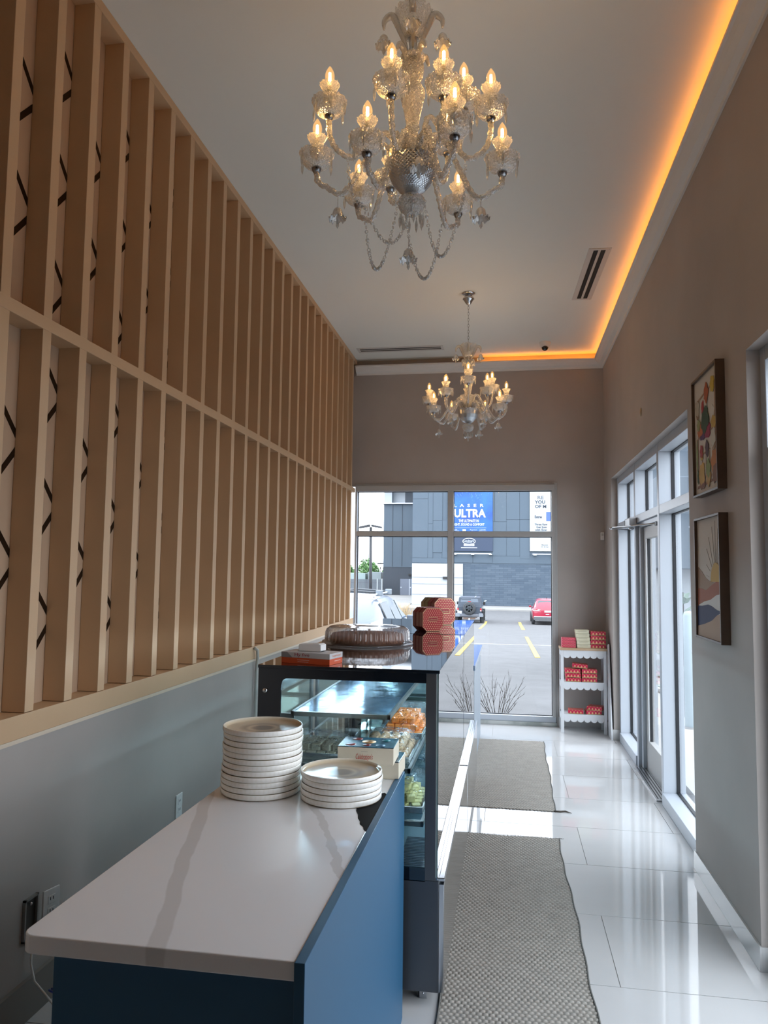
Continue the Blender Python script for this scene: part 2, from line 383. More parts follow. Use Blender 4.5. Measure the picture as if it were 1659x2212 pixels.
# outlets and cables on the left wall
def outlet(loc, rz, label):
    t = thing('wall_outlet', label, 'outlet', loc, rz)
    B(0,-.038,-.06,.007,.038,.06).build('plate', WHITEP, t, .002)
    for dz in (.022,-.022):
        s = B(.007,-.017,dz-.015,.009,.017,dz+.015).build('socket', WHITEP, t, .002)
        B(.009,-.008,dz-.002,.0095,-.005,dz+.009).box(.009,.005,dz-.002,.0095,.008,dz+.009).build('slot', BLACK, s)
    return t
outlet((-1.745, 3.905, .385), 0, 'white duplex outlet on the grey wall beyond the marble counter')
outlet((-1.70, 2.69, .385), R(-14), 'white outlet plate hanging loose from its wall box near the counter corner')
t = thing('outlet_box', 'open metal outlet box in the chipped wall behind the loose outlet', 'electrical box', (-1.745, 2.63, .36))
B(0,-.035,-.07,.002,.035,.07).build('back', mat('box_dark_metal', (.12,.11,.10), .5, metal=.6), t)  # box back, darker metal than the rim
m = MB()
for a in ((0,-.04,-.075,.012,-.033,.075),(0,.033,-.075,.012,.04,.075),(0,-.04,.068,.012,.04,.075),(0,-.04,-.075,.012,.04,-.068)): m.box(*a)
m.build('rim', mat('galvanised', (.35,.34,.32), .5, metal=.7), t)
for dz in (-.05,.05): MB().sphere((.006,0,dz),.006,8,6).build('screw', STEEL, t)
tag(MB().tube([(-1.73,2.63,.30),(-1.72,2.62,.2),(-1.69,2.60,.155),(-1.62,2.55,.15),(-1.45,2.4,.17),(-1.2,2.2,.18)], .004).build('power_cable', WHITEP), 'thin white cable drooping from the loose outlet to the counter', 'cable')
m = MB()
for q in range(3): m.tube([(-1.60+q*.01,2.55,.16+q*.006),(-1.5,2.48+q*.02,.18+q*.01),(-1.38,2.36+q*.015,.22+q*.012),(-1.2,2.2,.26)], .0035, 6)
tag(m.build('network_cable', mat('blue_cable', (.01,.03,.35), .4)), 'bundle of blue network cables running under the marble counter', 'cable')
tag(MB().tube([(-1.727,5.03,1.11),(-1.712,5.05,1.095),(-1.715,5.07,1.04),(-1.725,5.075,.95),(-1.725,5.075,.6),(-1.725,5.07,.146)], .011, 10).build('flexible_conduit', mat('conduit_grey', (.55,.54,.5), .5, bump=(300,.8,.003))), 'grey flexible conduit running down the wall behind the display case', 'conduit')

# ------------------------------------------------------------------ ceiling fittings
def vent(name, label, loc, L, rz):
    t = thing(name, label, 'air vent', loc, rz)
    m = MB()
    for a in ((-.085,0,-.005,-.045,L,0),(.045,0,-.005,.085,L,0),(-.085,-.03,-.005,.085,0,0),(-.085,L,-.005,.085,L+.03,0),(-.010,0,-.005,.010,L,0)): m.box(*a)
    m.build('frame', mat('vent_white', (.66,.64,.6), .5), t, .001)
    B(-.045,0,-.003,.045,L,-.001).build('backing', BLACK, t)
    for x in (-.0275,.0275):
        B(x-.002,.0,-.0045,x+.002,L,-.003).build('blade', mat('vent_blade', (.03,.03,.03), .5), t)
    for y in (-.015, L*.5, L+.015):
        MB().sphere((.07,y,-.005),.004,6,4).build('screw', STEEL, t)
vent('linear_vent', 'white slot vent running lengthwise near the glowing cove', (.695,5.72,ZC), 1.02, R(2))
vent('linear_vent', 'white slot vent across the ceiling at the far end above the slat screen', (-.72,8.06,ZC), .90, R(90))
t = thing('security_camera', 'white turret security camera with dark lens ball on the ceiling', 'camera', (.396,8.02,ZC))
MB().lathe([(.001,0),(.062,0),(.062,-.012),(.055,-.03),(.045,-.055),(.02,-.07),(.001,-.072)], 28).build('housing', WHITEP, t)
MB().sphere((0,-.012,-.058),.036,20,14).build('lens_ball', mat('camera_black', (.01,.01,.012), .15, coat=.5), t)
t = thing('door_sensor', 'small white alarm sensor on the grey wall in the far corner', 'sensor', (1.025,8.50,2.02))
B(-.018,-.028,0,.018,0,.085).build('case', WHITEP, t, .005); B(-.012,-.030,.045,.012,-.028,.07).build('lens', mat('sensor_lens', (.55,.55,.53), .4), t)
t = thing('wall_hook', 'small oval brass cable hook high on the right wall', 'hook', (XR,6.14,2.94))
MB().tube([(-.004,.018*cos(a),.03*sin(a)) for a in [2*pi*i/16 for i in range(16)]], .004, 6, close=True).build('ring', mat('pale_brass', (.55,.45,.3), .35, metal=.6), t)

# ------------------------------------------------------------------ chandeliers
CR1 = crystal('cut_crystal', 210, .55, bump=.8); CR2 = crystal('frosted_crystal', 120, .32, (.95,.95,.93), .35); CRC = crystal('clear_crystal', 60, .72, bump=.3)
SILV = mat('silvered_glass', (.56,.60,.64), .22, metal=.9)
_t = SILV.node_tree; _c = N(_t,'TexCoord'); _v = N(_t,'TexVoronoi'); _v.inputs['Scale'].default_value = 230; _t.links.new(_c.outputs['Object'], _v.inputs['Vector'])
_b = N(_t,'Bump'); _b.inputs['Strength'].default_value = .15; _b.inputs['Distance'].default_value = .001; _t.links.new(_v.outputs['Distance'], _b.inputs['Height']); _t.links.new(_b.outputs[0], _t.nodes['Principled BSDF'].inputs['Normal'])
BULB = thin_glass('bulb_glass', (1,.93,.80), 1.3)
_t = BULB.node_tree; _o = [n for n in _t.nodes if n.type=='OUTPUT_MATERIAL'][0]; _p = _o.inputs[0].links[0].from_socket
_e = N(_t,'Emission'); _e.inputs[0].default_value = (1,.50,.14,1); _e.inputs[1].default_value = .10; _a = N(_t,'AddShader'); _t.links.new(_p,_a.inputs[0]); _t.links.new(_e.outputs[0],_a.inputs[1]); _t.links.new(_a.outputs[0],_o.inputs[0]); FIL = emis('filament', (1.0,.50,.13), 22)
def cut(prof, n=44, step=.006, amp=.022, rim=0, rn=14):     # diamond-cut glass: alternating raised points, flat facets
    P = [prof[0]]
    for a, b in zip(prof, prof[1:]):
        k = max(1, int(round(hypot(b[0]-a[0], b[1]-a[1])/step)))
        P += [(a[0]+(b[0]-a[0])*i/k, a[1]+(b[1]-a[1])*i/k) for i in range(1, k+1)]
    zt = max(z for r, z in P)
    vs = []; fs = []
    for j, (r, z) in enumerate(P):
        for i in range(n):
            a = 2*pi*i/n; w = (1 if (i+j) % 2 else -1)*amp if r > .006 else 0
            top = max(0, 1-(zt-z)/.01); q = abs(cos(rn*a/2))*top*rim
            vs.append(((r*(1+w)+q*.5)*cos(a), (r*(1+w)+q*.5)*sin(a), z+q))
    for j in range(len(P)-1):
        for i in range(n):
            k = (i+1) % n; A, B_, C_, D = j*n+i, j*n+k, (j+1)*n+k, (j+1)*n+i
            fs += [(A,B_,C_),(A,C_,D)] if (i+j) % 2 else [(A,B_,D),(B_,C_,D)]
    return MB().add(vs, fs)
def scal(n, amp, jrim):        # scalloped rim
    def f(j, a, r, z):
        k = abs(cos(n*a/2)); q = 1 if j in jrim else 0
        return r*(1+amp*.35*(k-.5)*q), z+amp*.045*(k-.5)*q
    return f
cup_me = cut([(.012,-.045),(.020,-.042),(.024,-.03),(.021,-.022),(.026,-.012),(.034,.002)], 36, .005, .035, .006, 12).mesh('candle_cup', CR1)
neck_me = MB().lathe([(.012,-.075),(.022,-.073),(.025,-.06),(.022,-.05),(.014,-.045)], 24).mesh('cup_collar', CR2)
pan_me = cut([(.013,-.15),(.024,-.148),(.042,-.138),(.054,-.120),(.057,-.106),(.062,-.096)], 48, .006, .022, .005, 16).mesh('drip_pan', CR1)
nip_me = MB().lathe([(.001,-.165),(.013,-.162),(.018,-.150),(.018,-.142),(.001,-.140)], 16).mesh('arm_ferrule', mat('ferrule', (.30,.31,.33), .25, metal=1))
bulb_me = MB().lathe([(.007,-.034),(.0115,-.024),(.0165,-.008),(.0175,.002),(.0155,.014),(.0095,.027),(.004,.036),(.0005,.040)], 18).mesh('bulb', BULB)
fm = MB()
for a in range(4): fm.cyl((.0045*cos(a*pi/2),.0045*sin(a*pi/2),-.016),(.0035*cos(a*pi/2),.0035*sin(a*pi/2),.015),.0013,6)
fil_me = fm.mesh('filament', FIL)
sock_me = MB().lathe([(.001,-.05),(.008,-.05),(.008,-.034),(.001,-.033)], 12).mesh('socket', mat('candle_sleeve', (.75,.68,.5), .4))
def pend(L, r): return MB().lathe([(.0005,0),(r*.45,-.006),(r*.3,-.012),(r*.8,-.02),(r,-.3*L-.012),(r*.75,-L+.014),(.0004,-L)], 6, smooth=False)
pend_me = pend(.062, .0055).mesh('pendant', CRC)
def bell(L=1.0):
    m = MB().lathe([(.002,0),(.008,-.002),(.016,-.012),(.020,-.028),(.024,-.040),(.031,-.047),(.029,-.046),(.021,-.038),(.016,-.026),(.004,-.012)], 28, wob=scal(9,.45,(5,6)))
    return m
bell_me = bell().mesh('bell', CR2); drop_me = MB().lathe([(.0005,-.028),(.0012,-.046),(.0055,-.062),(.006,-.070),(.0005,-.080)], 8).mesh('bell_drop', CRC)
def cat(pts, n=9):
    P = [pts[0]]+pts+[pts[-1]]; out = []
    for i in range(1, len(P)-2):
        for k in range(n):
            t = k/n; a, b, c, d = (Vector(q) for q in P[i-1:i+3])
            out.append(.5*((2*b)+(c-a)*t+(2*a-5*b+4*c-d)*t*t+(3*b-a-3*c+d)*t**3))
    out.append(Vector(P[-2])); return out
def chandelier(loc, label, arms, chain_top, swags=(), bells=(), canopy=True, power=1.4):
    t = thing('chandelier', label, 'chandelier', loc)
    # suspension chain
    m = MB(); z = .60; i = 0
    while z < chain_top-.1*canopy:
        pts = [(.006*cos(a), 0, z+.016+.016*sin(a)) if i % 2 else (0, .006*cos(a), z+.016+.016*sin(a)) for a in [2*pi*q/12 for q in range(12)]]
        m.tube(pts, .0016, 5, close=True); z += .027; i += 1
    m.build('chain', mat('chain_nickel', (.35,.32,.28), .25, metal=1), t)
    if canopy:
        z = chain_top
        MB().lathe([(.001,0),(.058,0),(.058,-.006),(.03,-.012),(.001,-.014)], 32, (0,0,z)).build('ceiling_plate', CHROME, t)
        MB().lathe([(.02,-.012),(.05,-.045),(.052,-.055),(.042,-.06),(.030,-.085),(.018,-.10),(.006,-.108),(.001,-.11)], 32, (0,0,z)).build('canopy', CHROME, t)
    cut([(.02,.475),(.035,.485),(.048,.51),(.052,.535),(.066,.572)], 48, .007, .022, .012, 14).build('crown_cup', CR1, t)
    MB().lathe([(.03,.395),(.022,.41),(.014,.44),(.017,.475),(.03,.49)], 20).build('crown_stem', SILV, t)
    cut([(.012,.29),(.026,.30),(.037,.33),(.041,.36),(.036,.385),(.045,.398)], 36, .007, .03, .006, 12).build('ball_cup', CR1, t)
    cut([(.014,.12),(.028,.128),(.022,.145),(.032,.20),(.044,.25),(.045,.27),(.03,.30),(.012,.31)], 32, .008, .03).build('vase_stem', CR1, t)
    cut([(.045,.0),(.042,.03),(.032,.07),(.024,.10),(.014,.122)], 28, .008, .03).build('lower_stem', CR1, t)
    MB().cyl((0,0,.0),(0,0,.6),.006,8).build('rod', SILV, t)
    cut([(.01,-.122),(.025,-.118),(.048,-.104),(.070,-.078),(.083,-.046),(.085,-.02),(.087,-.002)], 72, .006, .010, .007, 24).build('centre_bowl', SILV, t)
    cut([(.006,-.20),(.02,-.198),(.042,-.178),(.050,-.155),(.046,-.138),(.03,-.125),(.01,-.12)], 40, .006, .025).build('lower_bowl', CR1, t)
    MB().lathe([(.001,-.128),(.012,-.134),(.014,-.145),(.006,-.155),(.001,-.21)], 16).build('finial', SILV, t)
    if bells:
        for a in range(10):                   # fringe under the lower bowl
            q = 2*pi*a/10; link('pendant', pend_me, t, 0, (.042*cos(q), .042*sin(q), -.185))
    # curled leaves at the crown, each holding a bell
    for a in (-90, 0, 90, 180):
        q = R(a+6); c, s_ = cos(q), sin(q)
        p = cat([(.02*c,.02*s_,.43),(.045*c,.045*s_,.50),(.075*c,.075*s_,.565),(.105*c,.105*s_,.55),(.108*c,.108*s_,.515)], 6)
        lf = MB().tube(p, [.004+.010*sin(pi*i/(len(p)-1)) for i in range(len(p))], 8).build('leaf', CR2, t)
        b = link('bell', bell_me, t, 0, (.108*c,.108*s_,.495)); link('bell_drop', drop_me, b)
    for a in (-45, 45, 135, 225):
        q = R(a); c, s_ = cos(q), sin(q)
        p = cat([(.02*c,.02*s_,.30),(.035*c,.035*s_,.40),(.06*c,.06*s_,.43),(.075*c,.075*s_,.40)], 6)
        MB().tube(p, [.004+.008*sin(pi*i/(len(p)-1)) for i in range(len(p))], 8).build('leaf', CR2, t)
    for (rr, ang, zb) in arms:
        q = R(ang); k = rr/.33; zc = zb-.155; dip = zb-(.235 if zb < .2 else .29)
        hi = max(dip+.10, .06)
        pr = [(.035,.0),(.07*k+.01,hi-.01),(.12*k+.01,hi),(.17*k,(hi+dip)/2+.015),(.235*k,dip),(.295*k,dip+.02),(.325*k,(dip+zc)/2),(.33*k,zc)]
        path = [Vector((p.x*cos(q), p.x*sin(q), p.z)) for p in cat([(a, 0, z) for a, z in pr], 15)]
        a = MB().tube(path, .0095, 9, twist=210, lobes=3, amp=.24).build('arm', CR1, t)
        e = (.33*k*cos(q), .33*k*sin(q), zb)
        link('candle_cup', cup_me, a, 0, (e[0],e[1],e[2]-.036)); link('cup_collar', neck_me, a, 0, (e[0],e[1],e[2]-.030)); link('drip_pan', pan_me, a, 0, e)
        link('ferrule', nip_me, a, 0, e); link('bulb', bulb_me, a, 0, e); link('filament', fil_me, a, 0, e); link('bulb_socket', sock_me, a, 0, e)
        for n in range(6):
            h = q+2*pi*(n+.5)/6; link('pendant', pend_me, a, 0, (e[0]+.060*cos(h), e[1]+.060*sin(h), e[2]-.096))
        l = bpy.data.lights.new('bulb_light', 'POINT'); l.energy = power; l.color = (1.0,.60,.27); l.shadow_soft_size = .012
        lo = bpy.data.objects.new('bulb_light', l); COL.objects.link(lo); lo.parent = a; lo.location = e
    for s3 in swags:
        a, m_, b = (Vector(p) for p in s3); n = int(((a-m_).length+(b-m_).length)/.0105); m = MB()
        for i in range(n+1):
            f = i/n; p = a.lerp(b, f); base = a.lerp(b, .5); p = p+(m_-base)*(4*f*(1-f))
            if i % 4 == 3: m.sphere(p, .0072, 6, 4)
            else:
                d = Vector((cos(i*1.9), sin(i*1.9), 0))
                m.tube([p+d*.0052*cos(g)+Vector((0,0,.0058*sin(g))) for g in [2*pi*z_/8 for z_ in range(8)]], .0016, 4, close=True)
        m.build('bead_swag', CRC, t)
    for (bx, by, bz) in bells:
        b = link('bell', bell_me, t, 0, (bx, by, bz)); link('bell_drop', drop_me, b)
        MB().tube([(0,0,0),(0,0,.045)], .0012, 5).build('hook', CHROME, b)
    return t
chandelier((-.342,2.60,3.134), 'large near crystal chandelier with lit candle bulbs and swagged bead chains', [
    (.305,-160,.286),(.25,-99,.246),(.25,-58,.246),(.19,14,.36),(.285,-2,.286),(.24,62,.296),(.24,118,.17),
    (.345,-166,.106),(.325,2,.092),(.31,140,.106),(.36,66,.106),(.33,-58,.066),(.25,-120,.07)], ZC-3.134,
    swags=[((-.143,-.15,-.235),(-.106,-.10,-.435),(-.045,-.03,-.165)), ((-.02,-.04,-.20),(.053,-.06,-.461),(.125,-.12,-.263)),
           ((-.137,-.15,-.24),(-.068,-.08,-.334),(-.007,-.04,-.22)), ((.051,-.03,-.165),(.107,-.05,-.379),(.17,-.02,-.22)),
           ((-.215,-.10,-.03),(-.195,-.12,-.16),(-.143,-.15,-.235)), ((.196,-.05,-.02),(.191,-.03,-.15),(.17,-.02,-.22))],
    bells=[(-.262,-.05,-.175),(.25,-.02,-.195),(-.007,-.02,-.33),(.04,-.12,-.05)], power=.12)
chandelier((-.338,6.49,3.066), 'smaller looking far crystal chandelier hanging from a chrome canopy', [
    (.26,-87,.315),(.26,-133,.235),(.25,-47,.235),(.22,160,.30),(.22,20,.32),(.34,-176,.205),(.33,0,.205),
    (.32,-154,.10),(.31,-28,.10),(.28,125,.10),(.28,60,.10),(.26,95,.28)], ZC-3.066,
    bells=[(-.245,-.1,-.185),(0,0,-.20),(.10,-.12,-.205),(.26,0,-.12),(-.14,-.1,-.09),(.13,.12,-.06)], power=.12)

# ------------------------------------------------------------------ marble counter with blue panel
MARB = mat('white_quartz', (.77,.80,.83), .20, spec=.5, noise=(1.2, (.81,.84,.87), .3), coat=.3)
_t = MARB.node_tree; _b = _t.nodes['Principled BSDF']; _c = N(_t,'TexCoord'); _n = N(_t,'TexNoise'); _n.inputs['Scale'].default_value = 5; _n.inputs['Detail'].default_value = 8
_s = N(_t,'SeparateXYZ'); _t.links.new(_c.outputs['Object'], _s.inputs[0]); _t.links.new(_c.outputs['Object'], _n.inputs['Vector'])
def _m(op, a, b=None, c=None):
    n = N(_t, 'Math', operation=op)
    for i, q in enumerate((a,b,c)):
        if q is None: continue
        if isinstance(q,(int,float)): n.inputs[i].default_value = q
        else: _t.links.new(q, n.inputs[i])
    return n.outputs[0]
def _vein(x0, y0, x1, y1, w, wob):     # a grey vein along a line in the slab
    L = hypot(x1-x0, y1-y0); nx, ny = -(y1-y0)/L, (x1-x0)/L
    d = _m('ADD', _m('ADD', _m('MULTIPLY', _s.outputs['X'], nx), _m('MULTIPLY', _s.outputs['Y'], ny)), -(x0*nx+y0*ny))
    d = _m('ADD', d, _m('MULTIPLY', _m('SUBTRACT', _n.outputs['Fac'], .5), wob))
    k = N(_t, 'MapRange'); k.inputs['From Min'].default_value = w; k.inputs['From Max'].default_value = w*.8; _t.links.new(_m('ABSOLUTE', d), k.inputs['Value']); return k.outputs[0]
_v1 = _vein(-.70,1.48,-.965,2.36,.021,.03); _v2 = _vein(-.56,2.28,-.425,1.95,.014,.12)
_mask = _m('GREATER_THAN', _s.outputs['X'], -.64)
_f = _m('MAXIMUM', _m('MULTIPLY', _v1, .38), _m('MULTIPLY', _m('MULTIPLY', _v2, _mask), .38))
_mx = N(_t,'Mix',data_type='RGBA'); _src = _b.inputs['Base Color'].links[0].from_socket
_t.links.new(_f, _mx.inputs['Factor']); _t.links.new(_src, _mx.inputs['A']); _mx.inputs['B'].default_value = (.40,.40,.39,1); _t.links.new(_mx.outputs['Result'], _b.inputs['Base Color'])
ct = thing('service_counter', 'dark blue service counter with white veined stone top in the foreground', 'counter', (0,0,0))
pts = []
x0, x1, y0, y1 = -1.0, -.408, 1.478, 2.90
pts = [(x1,y0)]+[(x1,y1),(x0,y1)]+[(x0+.03-.03*cos(a), y0+.03-.03*sin(a)) for a in [R(d) for d in (0,15,30,45,60,75,90)]]
MB().prism(pts, 'z', .852, .89).build('worktop', MARB, ct, .003)
B(-.93,1.495,.0,-.408,2.89,.852).build('carcass', NAVY, ct, .001)
B(-.408,1.468,0,-.386,2.895,.893).build('side_panel', NAVY, ct, .0015)
# torn black marbled film on the worktop
fl = [(-.475,2.405),(-.462,2.37),(-.455,2.335),(-.444,2.31),(-.44,2.285),(-.425,2.262),(-.418,2.236),(-.409,2.225),(-.409,2.60),(-.418,2.615),(-.43,2.60),(-.455,2.62),(-.50,2.58)]
FILM = mat('black_marble_film', (.006,.006,.007), .5, spec=.03, noise=(7,(.5,.5,.5),.02,2))
_r = [n for n in FILM.node_tree.nodes if n.type=='VALTORGB'][0]; _r.color_ramp.elements[1].position = .675; _r.color_ramp.elements[0].position = .66
tag(MB().prism(fl, 'z', .8902, .8912).build('marble_film', FILM), 'torn scrap of black marble film under the short plate stack', 'film')

# ------------------------------------------------------------------ plates
RAD = .137
def plate_mesh():
    pr = [(.001,.004),(RAD*.90,.004),(RAD*.93,.0),(RAD*.965,.0),(RAD,.004),(RAD,.0165),(RAD*.992,.0185),(RAD*.975,.0185),(RAD*.955,.010),(RAD*.90,.0065),(RAD*.5,.0060),(.001,.0060)]
    return MB().lathe(pr, 56)
PL = mat('plate_glaze', (.80,.77,.69), .16, spec=.6)
_t = PL.node_tree; _b = _t.nodes['Principled BSDF']; _c = N(_t,'TexCoord'); _s = N(_t,'SeparateXYZ'); _t.links.new(_c.outputs['Object'], _s.inputs[0])
_rr = _m('SQRT', _m('ADD', _m('MULTIPLY',_s.outputs['X'],_s.outputs['X']), _m('MULTIPLY',_s.outputs['Y'],_s.outputs['Y'])))
_rp = N(_t,'ValToRGB'); _t.links.new(_m('DIVIDE',_rr,RAD), _rp.inputs['Fac'])
for p_, c_ in ((0,(.34,.31,.27)),(.22,(.34,.31,.27)),(.34,(.60,.52,.40)),(.45,(.42,.38,.32)),(.62,(.62,.54,.42)),(.90,(.60,.50,.36)),(.955,(.62,.53,.38)),(.985,(.84,.82,.75)),(1,(.86,.84,.78))):
    e = _rp.color_ramp.elements.new(p_); e.color = (*c_,1)
_t.links.new(_rp.outputs[0], _b.inputs['Base Color'])
pme = plate_mesh().mesh('dinner_plate', PL)
fme = MB().lathe([(RAD*.925,.0),(RAD*.945,-.0016),(RAD*.968,-.0006),(RAD*.94,.002)], 56).mesh('foot_ring', UNGLZ)
def stack(cx, cy, n, txt, group):
    for i in range(n):
        z = .8922+.0186*i+(.0 if i else 0)
        dx, dy = random.uniform(-.0022,.0022), random.uniform(-.0022,.0022)
        if n > 6 and i < 5: dx -= .004
        if n < 6 and i == 3: dx += .004
        lab = ('topmost' if i == n-1 else 'bottom' if i == 0 else ['second','third','fourth','fifth','sixth','seventh','eighth','ninth','tenth','eleventh'][n-2-i]+' from top')+' cream stoneware plate of the '+txt
        o = link('dinner_plate', pme, None, 0, (cx+dx, cy+dy, z), (0,0,random.uniform(0,6))); tag(o, lab, 'plate', group)
        link('foot_ring', fme, o)
stack(-.838, 2.56, 12, 'tall stack on the counter', 'cream plates in the tall stack')
stack(-.555, 2.54, 5, 'short stack beside the tall one', 'cream plates in the short stack')

# ------------------------------------------------------------------ gift boxes behind the plates
IVORY = mat('ivory_marbled_card', (.66,.60,.48), .5, noise=(9,(.62,.50,.34),.08,2))
_r = [n for n in IVORY.node_tree.nodes if n.type=='VALTORGB'][0]; _r.color_ramp.elements[1].position = .64; _r.color_ramp.elements[0].position = .60
DBOX = mat('teal_print_lid', (.006,.025,.05), .25, noise=(22,(.01,.12,.20),.12,2), coat=.3)
GOLDP = mat('gold_print', (.62,.38,.16), .35, metal=.4); REDINK = mat('red_ink', (.50,.04,.03), .5)
def giftbox(loc, rz, label, lettered):
    t = thing('gift_box', label, 'box', loc, rz, 'ivory gift boxes on the counter')
    B(-.10,0,0,.10,.15,.052).build('box_base', IVORY, t, .001)
    B(-.102,-.002,.004,.102,.152,.061).build('sleeve', IVORY, t, .001)
    l = B(-.102,-.002,.061,.102,.152,.064).build('lid', DBOX, t, .001)
    MB().lathe([(.001,.0652),(.026,.0652),(.026,.064),(.001,.064)], 24, (0,.08,0)).build('gold_medallion', GOLDP, l)
    for (a, b, c) in ((-.06,.03,.02),(.05,.03,.018),(-.05,.12,.02),(.06,.11,.017),(0,.03,.016)):
        MB().lathe([(.001,.0646),(c,.0646),(c,.064),(.001,.064)], 12, (a,b,0)).build('printed_flower', mat('print_%d' % int(c*1000), ((.20,.03,.02),(.01,.14,.16),(.02,.08,.16),(.16,.10,.02))[int(c*1000)%4], .3), l)
    if lettered:
        text('lettering', "Celebration's", REDINK, t, (-.004,-.0026,.030), w=.062, h=.020, shear=.3)
        B(-.016,-.0026,.0465,.008,-.0022,.0475).build('fine_print', mat('grey_ink', (.3,.28,.25), .6), t)
        MB().tube([(-.01,-.0028,.018),(.0,-.0028,.013),(.01,-.0028,.017),(.004,-.0028,.022)], .0007, 4, close=True).build('emblem', REDINK, t)
giftbox((-.495, 2.785, .8905), R(-1), 'lower ivory gift box with dark printed lid behind the short plate stack', False)
giftbox((-.505, 2.715, .9552), R(1), 'upper ivory gift box lettered in red script behind the short plate stack', True)

# ------------------------------------------------------------------ glass display cases
CGL = thin_glass('case_glass', (.93,.98,.97), 1.5, boost=1.2)
FGL = thin_glass('front_glass', (.90,.96,.96), 1.62, boost=2.2)
LEDW = emis('case_led', (.62,.82,1.0), 16)
def case(yA, yB, label, near):
    t = thing('display_case', label, 'display case', (-.635, yA, 0)); X = .635
    def b(x0,y0,z0,x1,y1,z1): return B(x0+X, y0-yA, z0, x1+X, y1-yA, z1)
    ym = yB
    for x in (-.94,-.345):
        for y in (yA+.06, yB-.10):
            l = b(x,y,0.004,x+.03,y+.04,.065).build('leg', BLACK, t); f = b(x+.006,y-.003,.0,x+.034,y,.07).build('leg_bracket', STEEL, l)
            for z in (.02,.045): MB().sphere((x+.02+X, y-.004-yA, z), .004, 8, 5).build('bolt', CHROME, l)
    b(-1.003,yA,.055,-.262,ym,.465).build('base_cabinet', mat('base_panel_grey', (.10,.11,.125), .30, metal=.7), t, .002)
    b(-.262,yA+.003,.055,-.241,ym-.003,.455).build('front_plinth', CHROME, t, .002)
    b(-.272,yA+.002,.465,-.238,ym-.002,.478).build('front_ledge', CHROME, t, .003)
    b(-.2605,yA+.02,.4785,-.2590,ym-.02,.4790).build('ledge_seam', BLACK, t)
    b(-.99,yA+.012,.465,-.275,ym-.004,.50).build('deck', STEEL, t, .002)
    for k in range(20): b(-.43,yA+.03+k*.017,.5003,-.31,yA+.037+k*.017,.5013).build('vent_slot', mat('slot_dark',(.05,.06,.08),.5), t)
    b(-1.005,yA-.004,1.252,-.262,ym-.003,1.265).build('top_glass', BLACKGL, t, .001)
    # near end: black bordered pane
    m = MB(); a = .907; zt = 1.213
    m.prism([(-1.003+X,.46),(-.907+X,.46),(-.907+X,zt-.03),(-.905+X,zt-.018),(-.898+X,zt-.006),(-.885+X,zt),(-.315+X,zt),(-.315+X,1.252),(-1.003+X,1.252)], 'y', 0, .008)
    m.build('end_border', BLACKGL, t)
    b(-.907,yA+.003,.50,-.315,yA+.007,1.213).build('end_pane', CGL, t)
    b(-.907,yA,.46,-.315,yA+.008,.51).build('end_border', BLACKGL, t)
    b(-.317,yA,.465,-.274,yA+.03,1.252).build('corner_post', DSTEEL, t, .002)
    b(-.274,yA+.001,.478,-.268,yA+.006,1.252).build('glass_edge', mat('green_glass_edge', (.35,.45,.45), .2), t)
    b(-.272,yA+.001,.478,-.266,ym-.002,1.252).build('front_pane', FGL, t)
    b(-.907,ym-.012,.50,-.275,ym-.006,1.252).build('end_pane', CGL, t)
    b(-1.003,ym-.014,.465,-.96,ym-.004,1.252).build('corner_post', BLACK, t)
    # rear sliding doors
    L = (ym-yA)/2
    for k in range(2):
        y0_, y1_ = yA+.02+k*L, yA+.0+(k+1)*L-.02; x = -.995+.012*k
        d = b(x,y0_+.035,.535,x+.004,y1_-.035,1.20).build('sliding_door', CGL, t)
        m = MB()
        for q in ((y0_,.50,y0_+.035,1.235),(y1_-.035,.50,y1_,1.235),(y0_,.50,y1_,.535),(y0_,1.20,y1_,1.235)): m.box(x-.004+X, q[0]-yA, q[1], x+.008+X, q[2]-yA, q[3])
        m.build('door_frame', mat('case_frame_grey', (.16,.17,.18), .4, metal=.6), d)
    MB().lathe([(.001,-.006),(.009,-.006),(.010,-.002),(.010,0)], 20).xf(Matrix.Rotation(R(-90),4,'X')).xf(Matrix.Translation((-.973+X,-.001,1.162))).build('knob', CHROME, t)
    b(-.33,yA+.03,1.232,-.31,ym-.03,1.245).build('light_strip', LEDW, t)
    b(-.90,yA+.03,1.235,-.885,ym-.03,1.248).build('light_strip', LEDW, t)
    # shelves: small one on top, larger below
    FR = mat('shelf_frame', (.20,.21,.21), .35, metal=.7)
    for (sx0, sx1, sz, sy0) in ((-.895,-.475,1.06,.11),(-.955,-.385,.86,.07),(-.965,-.33,.66,.06)):
        s_ = b(sx0+.012,yA+sy0+.012,sz-.004,sx1-.012,ym-.06,sz).build('shelf', mat('blue_reflection_shelf', (.13,.27,.42), .16, metal=.9, bump=(3,.4,.02)) if sz > 1 else thin_glass('shelf_glass', (.86,.95,.98), 1.6, .02, 1.6) if 'shelf_glass' not in MATS else MATS['shelf_glass'], t)  # top shelf: its blue reflection is put into the metal colour
        m = MB()
        for q in ((sx0,sy0,sx1,sy0+.012),(sx0,ym-yA-.06,sx1,ym-yA-.048),(sx0,sy0,sx0+.012,ym-yA-.05),(sx1-.012,sy0,sx1,ym-yA-.05)): m.box(q[0]+X,q[1],sz-.016,q[2]+X,q[3],sz+.002)
        m.build('shelf_frame', FR, s_)
        for y in (sy0+.05, ym-yA-.12): B(-.975+X,y,sz-.035,sx0+X,y+.012,sz-.017).build('bracket', FR, s_)
    for y in (.06, ym-yA-.10): B(-.985+X,y,.50,-.965+X,y+.03,1.24).build('shelf_upright', BLACK, t)
    return t
case(2.98, 4.685, 'near glass display case of sweets with black glass top and chrome ledge', True)
case(4.705, 6.13, 'far glass display case with red octagonal tins on its top', False)
